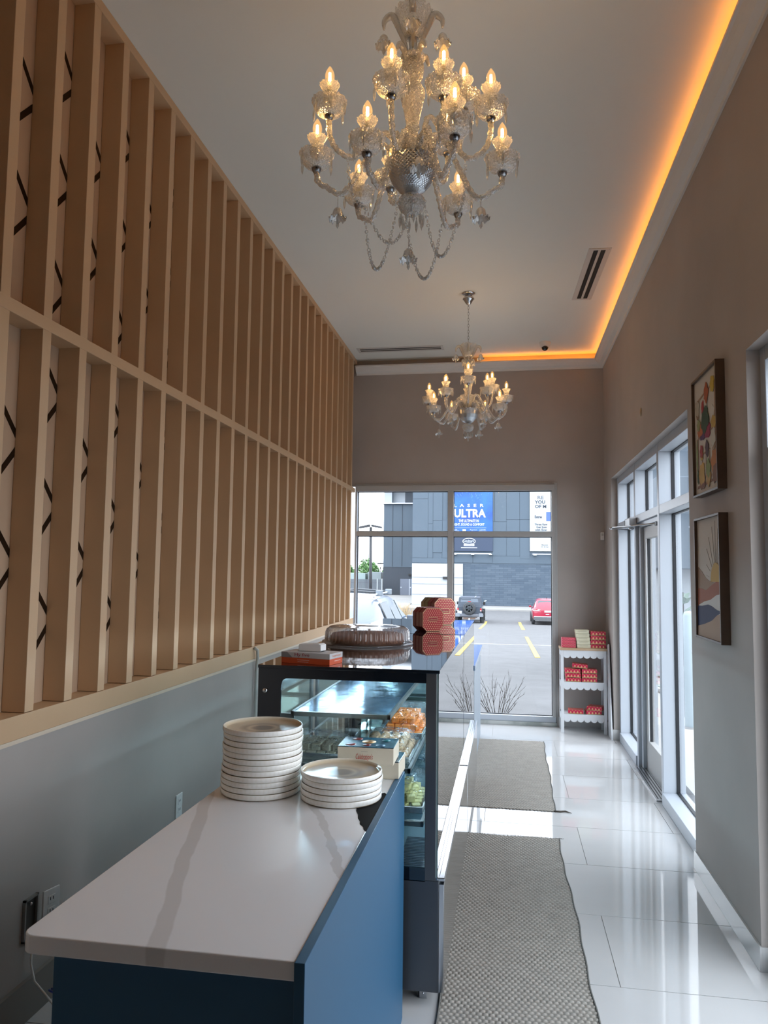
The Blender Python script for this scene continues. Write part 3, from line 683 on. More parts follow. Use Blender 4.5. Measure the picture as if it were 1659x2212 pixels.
tag(B(-1.003,4.6823,1.15,-.275,4.7005,1.2655).build('gap_strip', mat('matte_black_gap', (.004,.004,.005), .9, spec=.05)), 'black seal strip between the two glass display cases', 'gap')  # added black strip stands in for the dark open gap between the cases
# low counter beyond the cases
t = thing('low_counter', 'lower grey blue counter with pale top beyond the display cases', 'counter', (-.62, 6.2, 0))
B(-.38,-.03,.86,.362,1.75,.90).build('countertop', mat('blue_grey_top', (.25,.33,.45), .12, spec=.7), t, .002)
B(-.36,.0,0,.345,1.70,.86).build('cabinet', mat('grey_blue_laminate', (.26,.31,.36), .35), t, .002)
B(.345,.0,.0,.355,.05,.86).build('edge_strip', ALU, t)

# --- things on the case tops
t = thing('glove_box', 'orange and grey cardboard box of disposable gloves on the near case top', 'box', (-.822,3.04,1.2652), R(-13))
B(-.112,-.004,0,.112,.116,.024).build('box_lower', mat('orange_card', (.62,.09,.025), .5), t, .0008)
B(-.1125,-.0045,.024,.1125,.1165,.046).build('box_upper', mat('light_grey_card', (.55,.54,.55), .5), t, .0008)
MB().prism([(-.1125,.024),(-.1125,.046),(-.085,.046),(-.06,.024)], 'y', -.0049, -.0045).build('grey_flash', mat('mid_grey_card', (.25,.25,.27), .5), t)
text('lettering', 'Hy five', mat('crimson_ink', (.35,.02,.05), .5), t, (-.015,-.0053,.035), w=.068, h=.017)
B(-.037,-.0053,.0145,.018,-.0043,.0165).build('fine_print', mat('pale_ink', (.75,.5,.45), .5), t)
B(-.035,-.0053,.007,.015,-.0043,.009).build('fine_print', mat('pale_ink', (.75,.5,.45), .5), t)
text('lettering', 'Large/Grand', mat('orange_ink', (.7,.2,.08), .5), t, (.1130,.058,.035), w=.075, h=.011, rot=(R(90),0,R(90)))
B(.112,.04,.013,.1130,.095,.0155).build('fine_print', mat('pale_ink', (.75,.5,.45), .5), t)
t = thing('napkin_stack', 'folded stack of white paper napkins on the orange glove box', 'napkins', (-.815,3.085,1.3114), R(-10))
MB().prism([(-.055,0),(.04,0),(.048,.004),(.048,.028),(.038,.033),(-.05,.030),(-.055,.024)], 'y', 0, .055).build('paper', mat('paper_white', (.80,.80,.79), .8, bump=(80,.2,.002)), t, .002)
B(-.06,-.003,-.0008,.052,.05,0).build('sleeve', BLACK, t)
# cake under a fluted plastic dome
t = thing('cake_dome', 'fluted clear plastic dome over a brown cake on the near case', 'cake container', (-.735,3.96,1.2655))
DOME = thin_glass('clear_plastic', (.90,.91,.93), 1.48, .08, 2.0)
_t = DOME.node_tree; _o = [n for n in _t.nodes if n.type=='OUTPUT_MATERIAL'][0]; _p = _o.inputs[0].links[0].from_socket
_d = N(_t,'BsdfTranslucent'); _d.inputs['Color'].default_value = (.85,.86,.88,1); _a = N(_t,'MixShader'); _a.inputs[0].default_value = .32
_t.links.new(_p,_a.inputs[1]); _t.links.new(_d.outputs[0],_a.inputs[2]); _t.links.new(_a.outputs[0],_o.inputs[0])
def flute(j, a, r, z): return (r*(1+(.022*cos(52*a) if 2 <= j <= 5 else 0)), z+(.0025*cos(52*a) if j == 6 else 0))
MB().lathe([(.242,.006),(.240,.016),(.222,.020),(.221,.04),(.219,.065),(.212,.080),(.198,.090),(.17,.094),(.15,.091),(.13,.094),(.10,.091),(.08,.094),(.045,.092),(.001,.092)], 208, wob=flute).build('dome', DOME, t)
MB().lathe([(.001,0),(.21,0),(.243,.006),(.243,.009),(.21,.004),(.001,.003)], 64).build('tray', DOME, t)
CK = mat('baked_brown', (.24,.09,.05), .65, noise=(40,(.34,.15,.08),.2), bump=(60,.6,.01))
MB().lathe([(.001,.004),(.19,.004),(.196,.02),(.194,.045),(.185,.056),(.001,.058)], 64, wob=lambda j,a,r,z: (r*(1+.012*sin(23*a)+.008*sin(41*a)), z)).build('cake', CK, t)
MB().lathe([(.001,.0965),(.062,.0965),(.062,.0950),(.001,.0950)], 36).build('round_label', mat('label_white', (.78,.8,.82), .4), t)
# octagonal tins
TRED = dots('tin_red_gold', (.52,.03,.05), (.95,.62,.38), .0138, .0125, .25, .35, coat=.2)
TSIDE = mat('tin_dark_red', (.22,.006,.02), .35, coat=.3); TGOLD = mat('tin_gold_rim', (.75,.48,.28), .35, metal=.5); TOL = mat('tin_olive_gold', (.24,.19,.10), .4, metal=.3)
def octo(w, h, c, z0=0): return [(-w/2+c,z0),(w/2-c,z0),(w/2,z0+c),(w/2,z0+h-c),(w/2-c,z0+h),(-w/2+c,z0+h),(-w/2,z0+h-c),(-w/2,z0+c)]
def tin(loc, rz, w, h, d, c, label, side, front=True):
    t = thing('sweet_tin', label, 'tin', loc, rz, 'octagonal tins on the far case')
    MB().prism(octo(w,h,c), 'y', .006, d).build('body', side, t, .0012)
    MB().prism(octo(w*1.015,h*1.01,c,-.0), 'y', 0, .016).build('lid', TSIDE if side is TSIDE else side, t, .0015)
    if front:
        MB().prism(octo(w*.97,h*.97,c*.95,h*.015), 'y', -.0014, 0).build('gold_border', TGOLD, t)
        MB().prism(octo(w*.93,h*.93,c*.92,h*.035), 'y', -.0020, -.0012).build('pattern_panel', TRED, t)
        g = MB().prism(octo(w*.46,h*.19,.008,h*.42), 'y', -.0032, -.0018).build('plaque_border', TGOLD, t)
        MB().prism(octo(w*.43,h*.15,.006,h*.44), 'y', -.0038, -.003).build('plaque', mat('plaque_red', (.42,.01,.04), .35), t)
        text('lettering', "Celebration's", TGOLD, t, (0,-.0042,h*.515), w=w*.38, h=h*.085, shear=.25)
    return t
th_ = R(34)
def back(p, d): return (p[0]-sin(th_)*d, p[1]+cos(th_)*d, p[2])
p0 = (-.478, 4.90, 1.2655)
tin(p0, th_, .155, .152, .044, .03, 'front red and gold octagonal tin of the nearer row of three', TSIDE)
tin(back(p0,.047), th_, .155, .152, .044, .03, 'middle red octagonal tin of the nearer row of three', TSIDE, False)
tin(back(p0,.094), th_, .155, .152, .044, .03, 'rearmost red octagonal tin of the nearer row of three', TSIDE, False)
p1 = (-.452, 5.52, 1.2655)
tin(p1, th_, .175, .195, .05, .035, 'taller red and gold octagonal tin heading the rear row', TSIDE)
tin(back(p1,.053), th_, .175, .195, .05, .035, 'taller plain red octagonal tin behind the patterned one in the rear row', TSIDE, False)
tin(back(p1,.106), th_, .175, .195, .05, .035, 'taller olive gold octagonal tin nearest the red tins at the back', TOL, False)
tin(back(p1,.159), th_, .175, .195, .05, .035, 'rearmost olive gold octagonal tin of the rear row', TOL, False)

# ------------------------------------------------------------------ sweets in the near case
TRAYM = mat('tray_steel', (.6,.62,.64), .2, metal=1); WRAP = thin_glass('cling_wrap', (.985,.99,1), 1.35, .12, 1.3)
_t = WRAP.node_tree; _g = [n for n in _t.nodes if n.type=='BSDF_GLOSSY'][0]; _c = N(_t,'TexCoord'); _n = N(_t,'TexNoise'); _n.inputs['Scale'].default_value = 22; _n.inputs['Distortion'].default_value = 2.5
_b = N(_t,'Bump'); _b.inputs['Strength'].default_value = 1; _b.inputs['Distance'].default_value = .03; _t.links.new(_c.outputs['Object'], _n.inputs['Vector']); _t.links.new(_n.outputs['Fac'], _b.inputs['Height'])
_t.links.new(_b.outputs[0], _g.inputs['Normal']); _f = [n for n in _t.nodes if n.type=='FRESNEL'][0]; _t.links.new(_b.outputs[0], _f.inputs['Normal'])
def tray(loc, w, d, label, rz=0):
    t = thing('sweet_tray', label, 'tray', loc, rz)
    m = B(-w/2,-d/2,0,w/2,d/2,.003)
    for a in ((-w/2,-d/2,-w/2+.003,d/2),(w/2-.003,-d/2,w/2,d/2),(-w/2,-d/2,w/2,-d/2+.003),(-w/2,d/2-.003,w/2,d/2)): m.box(a[0],a[1],.0,a[2],a[3],.026)
    m.build('pan', TRAYM, t, .001)
    m = MB(); m.tube([(-w/2,-d/2,.026),(w/2,-d/2,.026),(w/2,d/2,.026),(-w/2,d/2,.026)], .003, 6, close=True); m.build('rim', TRAYM, t)
    return t
def wrap(loc, w, d, h, label):
    n = 26; vs = []; fs = []
    for j in range(n):
        for i in range(n):
            u, v = i/(n-1)*2-1, j/(n-1)*2-1; e = max(abs(u), abs(v))
            z = h*(1-e**4)+random.uniform(-.004,.004)
            vs.append((u*w/2*(1+.02*sin(9*v)), v*d/2, max(z, .0)))
    for j in range(n-1):
        for i in range(n-1): a = j*n+i; fs.append((a,a+1,a+n+1,a+n))
    o = MB().add(vs, fs, True).build('plastic_wrap', WRAP, None, 0, loc); tag(o, label, 'plastic wrap'); return o
cube_me = {}
def sweets(name, cx, cy, z, w, d, nx, ny, layers, shape, m, label, group):
    if name not in cube_me:
        if shape == 'cube':
            mb = B(-.018,-.018,0,.018,.018,.026); 
        else:
            mb = MB().lathe([(.001,0),(.014,.002),(.021,.012),(.021,.02),(.014,.031),(.001,.035)], 14)
        cube_me[name] = mb.mesh(name, m)
    for L in range(layers):
        for j in range(ny-(L if ny > 2 else 0)):
            for i in range(nx-(L if nx > 2 else 0)):
                fx = (i-(nx-1-(L if nx > 2 else 0))/2)*w/nx; fy = (j-(ny-1-(L if ny > 2 else 0))/2)*d/ny
                o = link(name, cube_me[name], None, .003 if shape == 'cube' else 0, (cx+fx+random.uniform(-.002,.002), cy+fy+random.uniform(-.002,.002), z+.0035+L*(.0275 if shape == 'cube' else .031)), (0,0,random.uniform(-.35,.35)))
                tag(o, '%s, %s layer' % (label, ['bottom','second','third'][L] if L < layers-1 else 'top'), 'sweet', group)
zs = .8602
tray((-.80,3.24,zs), .28, .24, 'steel tray of pale milk cubes on the middle shelf')
sweets('milk_cube', -.80,3.24,zs,.27,.22,6,5,2,'cube',mat('milk_fudge', (.62,.60,.46), .6, bump=(60,.3,.004)),'pale green white milk fudge cube on the tray behind the plates','milk fudge cubes in the near case')
wrap((-.81,3.24,zs+.004), .29,.26,.088,'crinkled clear wrap over the pale milk cubes')
tray((-.52,3.30,zs), .24, .34, 'steel tray of round beige sweets on the middle shelf')
sweets('round_sweet', -.52,3.30,zs,.23,.32,5,7,2,'ball',mat('beige_sweet', (.58,.36,.20), .6, bump=(50,.4,.004)),'beige round sweet under wrap on the middle shelf tray','round beige sweets in the near case')
wrap((-.52,3.30,zs+.004), .26,.37,.095,'crinkled clear wrap over the round beige sweets')
tray((-.50,3.80,zs), .20, .40, 'steel tray of orange sweets on the middle shelf')
sweets('orange_sweet', -.50,3.80,zs,.19,.38,5,9,3,'cube',mat('orange_fudge', (.80,.24,.03), .55, bump=(50,.4,.004)),'bright orange sweet cube in the wrapped tray','orange sweets in the near case')
wrap((-.49,3.80,zs+.004), .25,.45,.125,'crinkled clear wrap over the heap of orange sweets')
zl = .6602
tray((-.43,3.30,zl), .17, .30, 'steel tray of pale yellow sweets on the low shelf')
sweets('yellow_sweet', -.43,3.30,zl,.16,.28,3,6,3,'cube',mat('yellow_green_fudge', (.70,.66,.30), .6, bump=(50,.4,.004)),'pale yellow green sweet in the wrapped tray on the low shelf','yellow sweets in the near case')
wrap((-.43,3.30,zl+.004), .20,.34,.13,'crinkled clear wrap over the pale yellow sweets')
wrap((-.45,3.75,zl+.004), .22,.38,.13,'large crumpled clear wrap on the low shelf of the near case')
tray((-.75,3.35,zl), .30, .34, 'dark low steel tray at the rear of the low shelf')

# ------------------------------------------------------------------ rugs
RUG = mat('woven_jute', (.17,.155,.13), .9)
_t = RUG.node_tree; _b = _t.nodes['Principled BSDF']; _c = N(_t,'TexCoord'); _s = N(_t,'SeparateXYZ'); _t.links.new(_c.outputs['Object'], _s.inputs[0])
_h = _m('MULTIPLY', _m('ABSOLUTE', _m('SINE', _m('MULTIPLY', _s.outputs['X'], pi/.0165))), 1.0)
_n = N(_t,'TexNoise'); _n.inputs['Scale'].default_value = 14; _t.links.new(_c.outputs['Object'], _n.inputs['Vector'])
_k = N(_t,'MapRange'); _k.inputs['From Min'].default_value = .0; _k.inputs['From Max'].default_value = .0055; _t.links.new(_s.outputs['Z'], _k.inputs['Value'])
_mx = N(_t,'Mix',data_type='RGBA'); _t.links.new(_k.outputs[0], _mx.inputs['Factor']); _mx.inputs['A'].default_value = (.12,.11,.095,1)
_m2 = N(_t,'Mix',data_type='RGBA'); _t.links.new(_n.outputs['Fac'], _m2.inputs['Factor']); _m2.inputs['A'].default_value = (.29,.272,.24,1); _m2.inputs['B'].default_value = (.42,.395,.35,1)
_t.links.new(_m2.outputs['Result'], _mx.inputs['B']); _t.links.new(_mx.outputs['Result'], _b.inputs['Base Color'])
def rug(xa, xb, ya, yb, label, sx0=0, sx1=0):
    nx = int((xb-xa)/.0041); ny = int((yb-ya)/.0045); vs = []; fs = []
    t = thing('floor_rug', label, 'rug', ((xa+xb)/2, (ya+yb)/2, 0))
    cx, cy = (xa+xb)/2, (ya+yb)/2
    for j in range(ny+1):
        y = ya+(yb-ya)*j/ny; f = j/ny
        e0 = xa+sx0*f+.004*sin(y*7)+.002*sin(y*23); e1 = xb+sx1*f+.005*sin(y*5+1)+.003*sin(y*17)
        for i in range(nx+1):
            g = i/nx; x = e0+(e1-e0)*g
            yy = y+.006*sin(g*9+1)*(1 if f > .9 else 0)*(f-.9)*10+(random.uniform(-.006,.006) if j in (0,ny) else 0)
            row = math.floor((y-ya)/.021)
            z = .0015+.0062*abs(sin(pi*(y-ya)/.021))**.6*abs(sin(pi*((x-xa)/.024+.5*(row % 2))))**.6
            if i in (0,nx) or j in (0,ny): z = .0008
            vs.append((x-cx, yy-cy, z))
    for j in range(ny):
        for i in range(nx): a = j*(nx+1)+i; fs.append((a,a+1,a+nx+2,a+nx+1))
    o = MB().add(vs, fs, True).build('woven_field', RUG, t)
    m = MB()
    m.tube([(xb+sx1*f+.005*sin((ya+(yb-ya)*f)*5+1)+.003*sin((ya+(yb-ya)*f)*17)-cx, ya+(yb-ya)*f-cy, .0045) for f in [k/80 for k in range(81)]], .0042, 6)
    m.tube([(xa+sx0*f+.004*sin((ya+(yb-ya)*f)*7)-cx, ya+(yb-ya)*f-cy, .0045) for f in [k/80 for k in range(81)]], .0042, 6)
    m.build('edge_binding', mat('binding_grey', (.12,.12,.11), .9), t)
    m = MB()
    for k in range(90):
        x = xa+(xb-xa)*k/89-cx
        for y, s_ in ((ya-cy,-1),(yb-cy,1)): m.tube([(x,y,.003),(x+random.uniform(-.004,.004),y+s_*random.uniform(.006,.016),.0015)], .0016, 4)
    o = m.build('frayed_fringe', mat('fringe_dark', (.10,.085,.07), .95), t); o['kind'] = 'stuff'
    return t
rug(-.262,.342,2.2,4.935, 'nearer grey brown woven runner on the tiles beside the display case', 0, -.03)
t = rug(-.31,.332,5.478,7.67, 'farther grey brown woven runner by the far window', 0, .015)
MB().tube([(.305,-1.096,.004),(.35,-1.10,.004),(.385,-1.085,.005),(.425,-1.115,.004)], [.006,.008,.006,.001], 6).build('loose_thread', mat('fringe_dark', (.10,.085,.07), .95), t)

# ------------------------------------------------------------------ pictures on the pillar
def picture(z0, z1, label):
    t = thing('framed_picture', label, 'picture', (XR, 4.075, z0))
    h = z1-z0; w = .245; f = .012; d = .045
    for a in ((-d,-w,0,0,w,f),(-d,-w,h-f,0,w,h)): B(*a).build('frame_rail', WOOD, t, .001)
    for a in ((-d,-w,f,0,-w+f,h-f),(-d,w-f,f,0,w,h-f)): B(*a).build('frame_stile', WOOD, t, .001)
    B(-.030,-w+f,f,-.010,w-f,h-f).build('canvas', mat('off_white_canvas', (.66,.63,.57), .8), t)
    return t, h
def P(u, v, h): return ((.5-u)*.466, .012+v*(h-.024))    # picture plane: u left-to-right seen from the room, v upward
def flat(t, name, poly, m, h, x=-.0305, th=.0008): return MB().prism([P(u,v,h) for u,v in poly], 'x', x-th, x).build(name, m, t)
t, h = picture(1.318,1.955, 'framed abstract picture of a golden sun over layered desert hills, hung lower')
c = lambda n, col: mat(n, col, .75, bump=(60,.3,.002))
flat(t,'upper_hill',[(0,.60),(.06,.585),(.2,.55),(.35,.50),(.5,.475),(.75,.46),(1,.44),(1,.30),(0,.30)], c('paint_tan',(.34,.22,.14)), h, -.0305)
sun = [(.78+.21*cos(a), .47+.155*sin(a)) for a in [pi*i/18 for i in range(19)]]
flat(t,'sun',[(min(u,1),v) for u,v in sun], c('paint_gold',(.55,.36,.09)), h, -.0312, .002)
flat(t,'rust_hill',[(0,.405),(.15,.41),(.35,.395),(.6,.44),(.8,.475),(1,.485),(1,.36),(.6,.28),(0,.24)], c('paint_rust',(.34,.11,.055)), h, -.0318)
flat(t,'white_band',[(.05,.265),(.3,.30),(.55,.32),(.8,.365),(1,.375),(1,.16),(.1,.16)], mat('paint_white',(.68,.66,.62),.8), h, -.0326)
flat(t,'navy_hill',[(0,.255),(.2,.26),(.45,.278),(.6,.27),(.8,.245),(1,.235),(.8,.20),(.5,.13),(.2,.08),(0,.06)], c('paint_navy',(.016,.022,.07)), h, -.0334)
flat(t,'sand_hill',[(0,.08),(.3,.11),(.6,.15),(.8,.20),(1,.225),(1,0),(0,0)], c('paint_sand',(.38,.25,.17)), h, -.0342)
for k, (a, L0, L1) in enumerate([(168,.235,.42),(150,.23,.46),(130,.21,.58),(115,.20,.66),(100,.20,.74),(90,.20,.80),(80,.20,.7),(70,.2,.56)]):
    ca, sa = cos(R(a)), sin(R(a)); u0, v0, u1, v1 = .76+L0*ca*1.1, .47+L0*sa*.75, .76+L1*ca*.95, .47+L1*sa*.62
    if u1 > 1: continue
    flat(t,'ray',[(u0-.005,v0),(u0+.005,v0),(u1+.004,v1),(u1-.004,v1)], mat('ray_grey',(.3,.26,.2),.7), h, -.0305)
t, h = picture(2.07,2.712, 'framed picture of a vegetable and flower market stall, hung upper')
brown, pots = c('paint_post',(.36,.22,.14)), c('paint_pot',(.22,.10,.05))
flat(t,'stall_post',[(.14,.14),(.165,.14),(.165,.80),(.14,.80)], brown, h); flat(t,'stall_post',[(.86,.14),(.885,.14),(.885,.87),(.86,.87)], brown, h)
flat(t,'stall_bar',[(.08,.80),(.9,.87),(.9,.885),(.08,.82)], brown, h, -.0312)
flat(t,'shelf_bar',[(.10,.475),(.92,.50),(.92,.515),(.10,.49)], brown, h, -.0312); flat(t,'shelf_bar',[(.22,.32),(.66,.34),(.66,.35),(.22,.335)], brown, h, -.0312)
for u in (.30,.46,.62): flat(t,'stand_leg',[(u,.12),(u+.018,.12),(u+.018,.33),(u,.33)], brown, h, -.0308)
def blob(name, u, v, r, col, n=11, sq=1.0):
    k = random.random()*6; pp = [(u+r*(1+.16*sin(5*a+k)+.1*sin(9*a))*cos(a), v+.74*sq*r*(1+.16*sin(4*a+k))*sin(a)) for a in [2*pi*i/22 for i in range(22)]]
    flat(t, name, pp, c('paint_%s_%d' % (name, int(col[0]*100+col[1]*10)), col), h, -.0315-random.random()*.002, .0012)
for (nm,u,v,r,col,sq) in (('cabbage',.2,.60,.07,(.28,.30,.12),1),('kale',.48,.61,.16,(.03,.07,.03),.9),('pumpkin',.26,.545,.11,(.50,.14,.03),.7),('eggplant',.34,.50,.11,(.09,.02,.10),.6),('beet',.56,.51,.13,(.30,.015,.06),.7),
    ('squash',.82,.545,.10,(.55,.36,.08),.7),('garlic',.78,.63,.08,(.72,.70,.64),1),('pepper_string',.38,.735,.05,(.35,.02,.02),1.5),('pepper_string',.38,.68,.045,(.35,.02,.02),1.8),('hanging_fruit',.55,.83,.09,(.45,.11,.03),1.2),('hanging_fruit',.80,.86,.08,(.60,.42,.05),1.2),
    ('hanging_basket',.16,.755,.08,(.5,.45,.35),1.2),('hanging_basket',.16,.70,.06,(.30,.18,.10),1),('jar',.30,.36,.06,(.33,.03,.03),1.3),('jar',.30,.325,.06,(.55,.36,.08),1),('spice_heap',.54,.36,.07,(.10,.05,.06),1.3),('white_plant',.80,.42,.09,(.62,.62,.55),1.1),('white_plant',.80,.36,.06,(.40,.27,.17),1),
    ('flower',.30,.165,.12,(.58,.38,.10),1.1),('basket',.32,.10,.12,(.20,.09,.05),.8),('flower',.58,.19,.09,(.24,.30,.10),1.1),('basket',.58,.12,.09,(.50,.34,.12),1.2),('flower',.82,.22,.12,(.50,.20,.05),1.2),('basket',.84,.12,.09,(.22,.11,.06),1.2),('vine',.10,.34,.035,(.30,.36,.15),5),('vine',.12,.16,.03,(.05,.10,.04),3)):
    blob(nm,u,v,r,col,sq=sq)
flat(t,'ground_mat',[(.08,.05),(.9,.07),(.88,.09),(.1,.075)], pots, h, -.0312)

# ------------------------------------------------------------------ corner shelf with red boxes
SW = mat('shelf_white', (.66,.68,.70), .4)
sh = thing('shelf_unit', 'white scalloped three tier shelf unit with wooden top in the corner', 'shelf', (.782,8.15,0))
W = .232; D = .25
def scallop(z, hgt, y0, y1, x0=-W+.02, x1=W-.02):
    n = 6; w = (x1-x0)/n; pp = [(x0,z),(x0,z-hgt)]
    for i in range(n):
        for k in range(1, 9):
            a = pi*k/8; pp.append((x0+w*i+w/2-w/2*cos(a), z-hgt-.030*sin(a)))
    pp += [(x1,z)]
    return MB().prism(pp, 'y', y0, y1)
for x in (-W, W-.03):
    for y in (0, D-.03): B(x,y,0,x+.03,y+.03,.85).build('leg', SW, sh, .002)
B(-W-.006,-.008,.85,W+.006,D+.005,.875).build('top', OAK, sh, .003)
for z, nm in ((.85,'apron'),(.525,'apron'),(.195,'apron')):
    scallop(z, .052, .002, .014, -W+.028, W-.028).build(nm, SW, sh)
    B(-W+.001,.03,z-.06,-W+.013,D-.03,z).build('side_rail', SW, sh); B(W-.013,.03,z-.06,W-.001,D-.03,z).build('side_rail', SW, sh)
for z in (.525,.195): B(-W+.004,.003,z-.014,W-.004,D-.003,z).build('shelf_board', SW, sh, .001)
RB = dots('red_box_gold', (.50,.008,.055), (.72,.42,.20), .034, .030, .30, .4); RBF = dots('red_box_fine', (.55,.01,.07), (.85,.40,.35), .012, .014, .26, .4)
CRB = mat('cream_box', (.62,.58,.42), .5)
rb_a = B(-.0775,0,.006,.0775,.13,.040).mesh('lid', RB); rb_b = B(-.076,.002,0,.076,.128,.006).mesh('gold_base', mat('gold_card', (.60,.42,.20), .4, metal=.3))
rbn = 0
def redbox(x, y, z, label, rz=0, tilt=0):
    o = thing('sweet_box', label, 'box', (x, y, z), rz, 'red and gold boxes on the corner shelf'); o.rotation_euler = (0, tilt, rz)
    link('lid', rb_a, o, .0015); link('gold_base', rb_b, o, .0008)
zt = .8754
for k in range(4): redbox(.935, 8.17, zt+.0445*k*1.0, ('bottom','second','third','topmost')[k]+' red gold patterned box of the right stack on the wooden shelf top', R(-2+k))
for k in range(5):
    o = thing('sweet_box', ('bottom','second','middle','fourth','topmost')[k]+' cream box of the stack on the wooden shelf top', 'box', (.788-.004*k,8.165,zt+.0375*k), R(-1), 'cream boxes on the corner shelf')
    B(-.068,0,0,.068,.16,.034).build('base', CRB, o, .001); B(-.069,-.001,.012,.069,.161,.0355).build('lid', CRB, o, .001)
    B(-.045,-.0014,.019,.045,-.001,.029).build('printed_strip', mat('cream_print', (.5,.46,.33), .5), o)
for k in range(4):
    o = thing('sweet_box', ('bottom','second','third','topmost')[k]+' small red dotted box of the low left stack on the shelf top', 'box', (.638,8.18,zt+.0255*k), R(1), 'small red dotted boxes on the corner shelf')
    B(-.072,0,0,.072,.13,.024).build('lid', RBF, o, .001); B(-.071,.001,0,.071,.129,.003).build('base', mat('red_plain', (.45,.01,.06), .4), o)
zt = .5254
for k in range(3): redbox(.672+.004*(2-k), 8.16, zt+.0455*k, ('bottom','middle','top')[k]+' red gold box of the left stack on the middle shelf', R(-1))
for k in range(3): redbox(.843, 8.165, zt+.0455*k, ('bottom','middle','top')[k]+' red gold box of the right stack on the middle shelf', R(1+k))
redbox(.745, 8.17, zt+.0455*3+.006, 'red gold box lying tilted across the two stacks on the middle shelf', R(-4), R(4))
zt = .1954
redbox(.70, 8.165, zt, 'red gold box lying alone at left on the bottom shelf', R(-4))
redbox(.885, 8.165, zt, 'lower red gold box of the pair at right on the bottom shelf', R(3))
redbox(.885, 8.165, zt+.0412, 'red gold box set askew on top of the pair on the bottom shelf', R(-22))
tag(MB().prism([(7.885,0),(8.12,.0),(8.30,.88),(8.085,.93)], 'x', 1.022, 1.034).build('leaning_board', SW), 'thin white board leaning between the shelf unit and right wall', 'board')

# ------------------------------------------------------------------ outdoors
ASPH = mat('asphalt', (.078,.078,.080), .9, noise=(2.5,(.104,.104,.107),.25,8), bump=(40,.4,.01))
CONC = mat('concrete', (.20,.197,.19), .85, noise=(.6,(.26,.255,.245),.3,6))
pr = [(-12,-.10),(9,-.10),(50,-1.68),(74,-1.66),(80,-1.35),(92,-1.22),(140,-1.0),(200,-1.0)]
vs = []; fs = []
for y, z in pr: vs += [(-120,y,z),(120,y,z)]
for i in range(len(pr)-1): fs.append((2*i,2*i+1,2*i+3,2*i+2))
g = sroot('ground'); MB().add(vs, fs).build('asphalt', ASPH, g)
def gz(y):
    for (a, za), (b, zb) in zip(pr, pr[1:]):
        if a <= y <= b: return za+(zb-za)*(y-a)/(b-a)
    return -1
def slab(x0, x1, y0, y1, h, name, m):
    v = []; ys_ = sorted(set([y0, y1]+[p[0] for p in pr if y0 < p[0] < y1]))
    vv = []; ff = []
    for y in ys_:
        z = gz(y); vv += [(x0,y,z-.02),(x1,y,z-.02),(x1,y,z+h),(x0,y,z+h)]
    for i in range(len(ys_)-1):
        a = 4*i; b = a+4
        ff += [(a+3,a+2,b+2,b+3),(a,a+3,b+3,b),(a+1,b+1,b+2,a+2)]
    ff += [(0,1,2,3),(len(vv)-4,len(vv)-1,len(vv)-2,len(vv)-3)]
    return MB().add(vv, ff).build(name, m, g)
slab(-30, 20, 66.5, 73, .12, 'far_sidewalk', CONC); slab(-40, -9.6, 60, 90, .05, 'delivery_apron', CONC)
slab(1.42, 3.6, -8, 16, .06, 'sidewalk', mat('bright_concrete', (.42,.41,.39), .85, noise=(1,(.48,.47,.45),.3)))
slab(2.3, 6, 8.5, 12.5, .10, 'mulch_bed', mat('mulch', (.09,.075,.065), .95, noise=(30,(.22,.20,.18),.25), bump=(30,1,.05)))
slab(-4, 1.4, 8.62, 9.0, .05, 'curb', CONC)
YEL = mat('yellow_paint', (.50,.33,.06), .7)
for i, (x0_, x1_, y0_, y1_, lab) in enumerate([(.70,.83,19.9,31.8,'nearest yellow parking line beyond the far window'),(.72,.90,39.8,52,'farther yellow parking line right of the dark off-roader'),(-1.50,-1.36,40,52,'yellow parking line beside the dark off-roader')]):
    v = []; f = []
    for k in range(7):
        y = y0_+(y1_-y0_)*k/6; v += [(x0_,y,gz(y)+.012),(x1_,y,gz(y)+.012),(x0_,y,gz(y)-.005),(x1_,y,gz(y)-.005)]
    for k in range(6): a = 4*k; f += [(a,a+1,a+5,a+4),(a,a+4,a+6,a+2),(a+1,a+3,a+7,a+5)]
    f += [(0,2,3,1),(24,25,27,26)]
    tag(MB().add(v, f).build('parking_line', YEL), lab, 'road marking')
v = [(-6,25.8,gz(25.8)+.012),(9,25.4,gz(25.4)+.012),(9,25.5,gz(25.5)+.012),(-6,25.9,gz(25.9)+.012)]
v += [(x, y, z-.02) for x, y, z in v]
tag(MB().add(v, [(0,1,2,3),(4,7,6,5),(0,4,5,1),(1,5,6,2),(2,6,7,3),(3,7,4,0)]).build('parking_line', mat('white_paint', (.32,.31,.29), .7)), 'thin pale line running across the parking lot', 'road marking')

# cinema building
BG = mat('blue_grey_panel', (.058,.083,.110), .6, noise=(.4,(.066,.092,.12),.3)); BD = mat('dark_grey_panel', (.030,.040,.054), .6); BW = mat('white_panel', (.33,.36,.39), .6, noise=(.5,(.37,.40,.43),.3))
bl = thing('cinema_building', 'large blue grey panelled cinema building across the parking lot', 'building', (0,75,-1.8))
def bb(x0,y0,z0,x1,y1,z1,name,m,par=None,bev=0): return B(x0,y0-75,z0+1.8,x1,y1-75,z1+1.8).build(name, m, par or bl, bev)
bb(-9.47,75.2,2.5,24,100,16,'upper_wall',BG); bb(-9.47,75.0,-1.8,-4.37,100,2.5,'white_wall',BW)
for z in (-.6,.45,1.1): bb(-9.46,74.97,z,-4.38,75.0,z+.035,'joint',mat('joint_grey',(.18,.19,.21),.7))
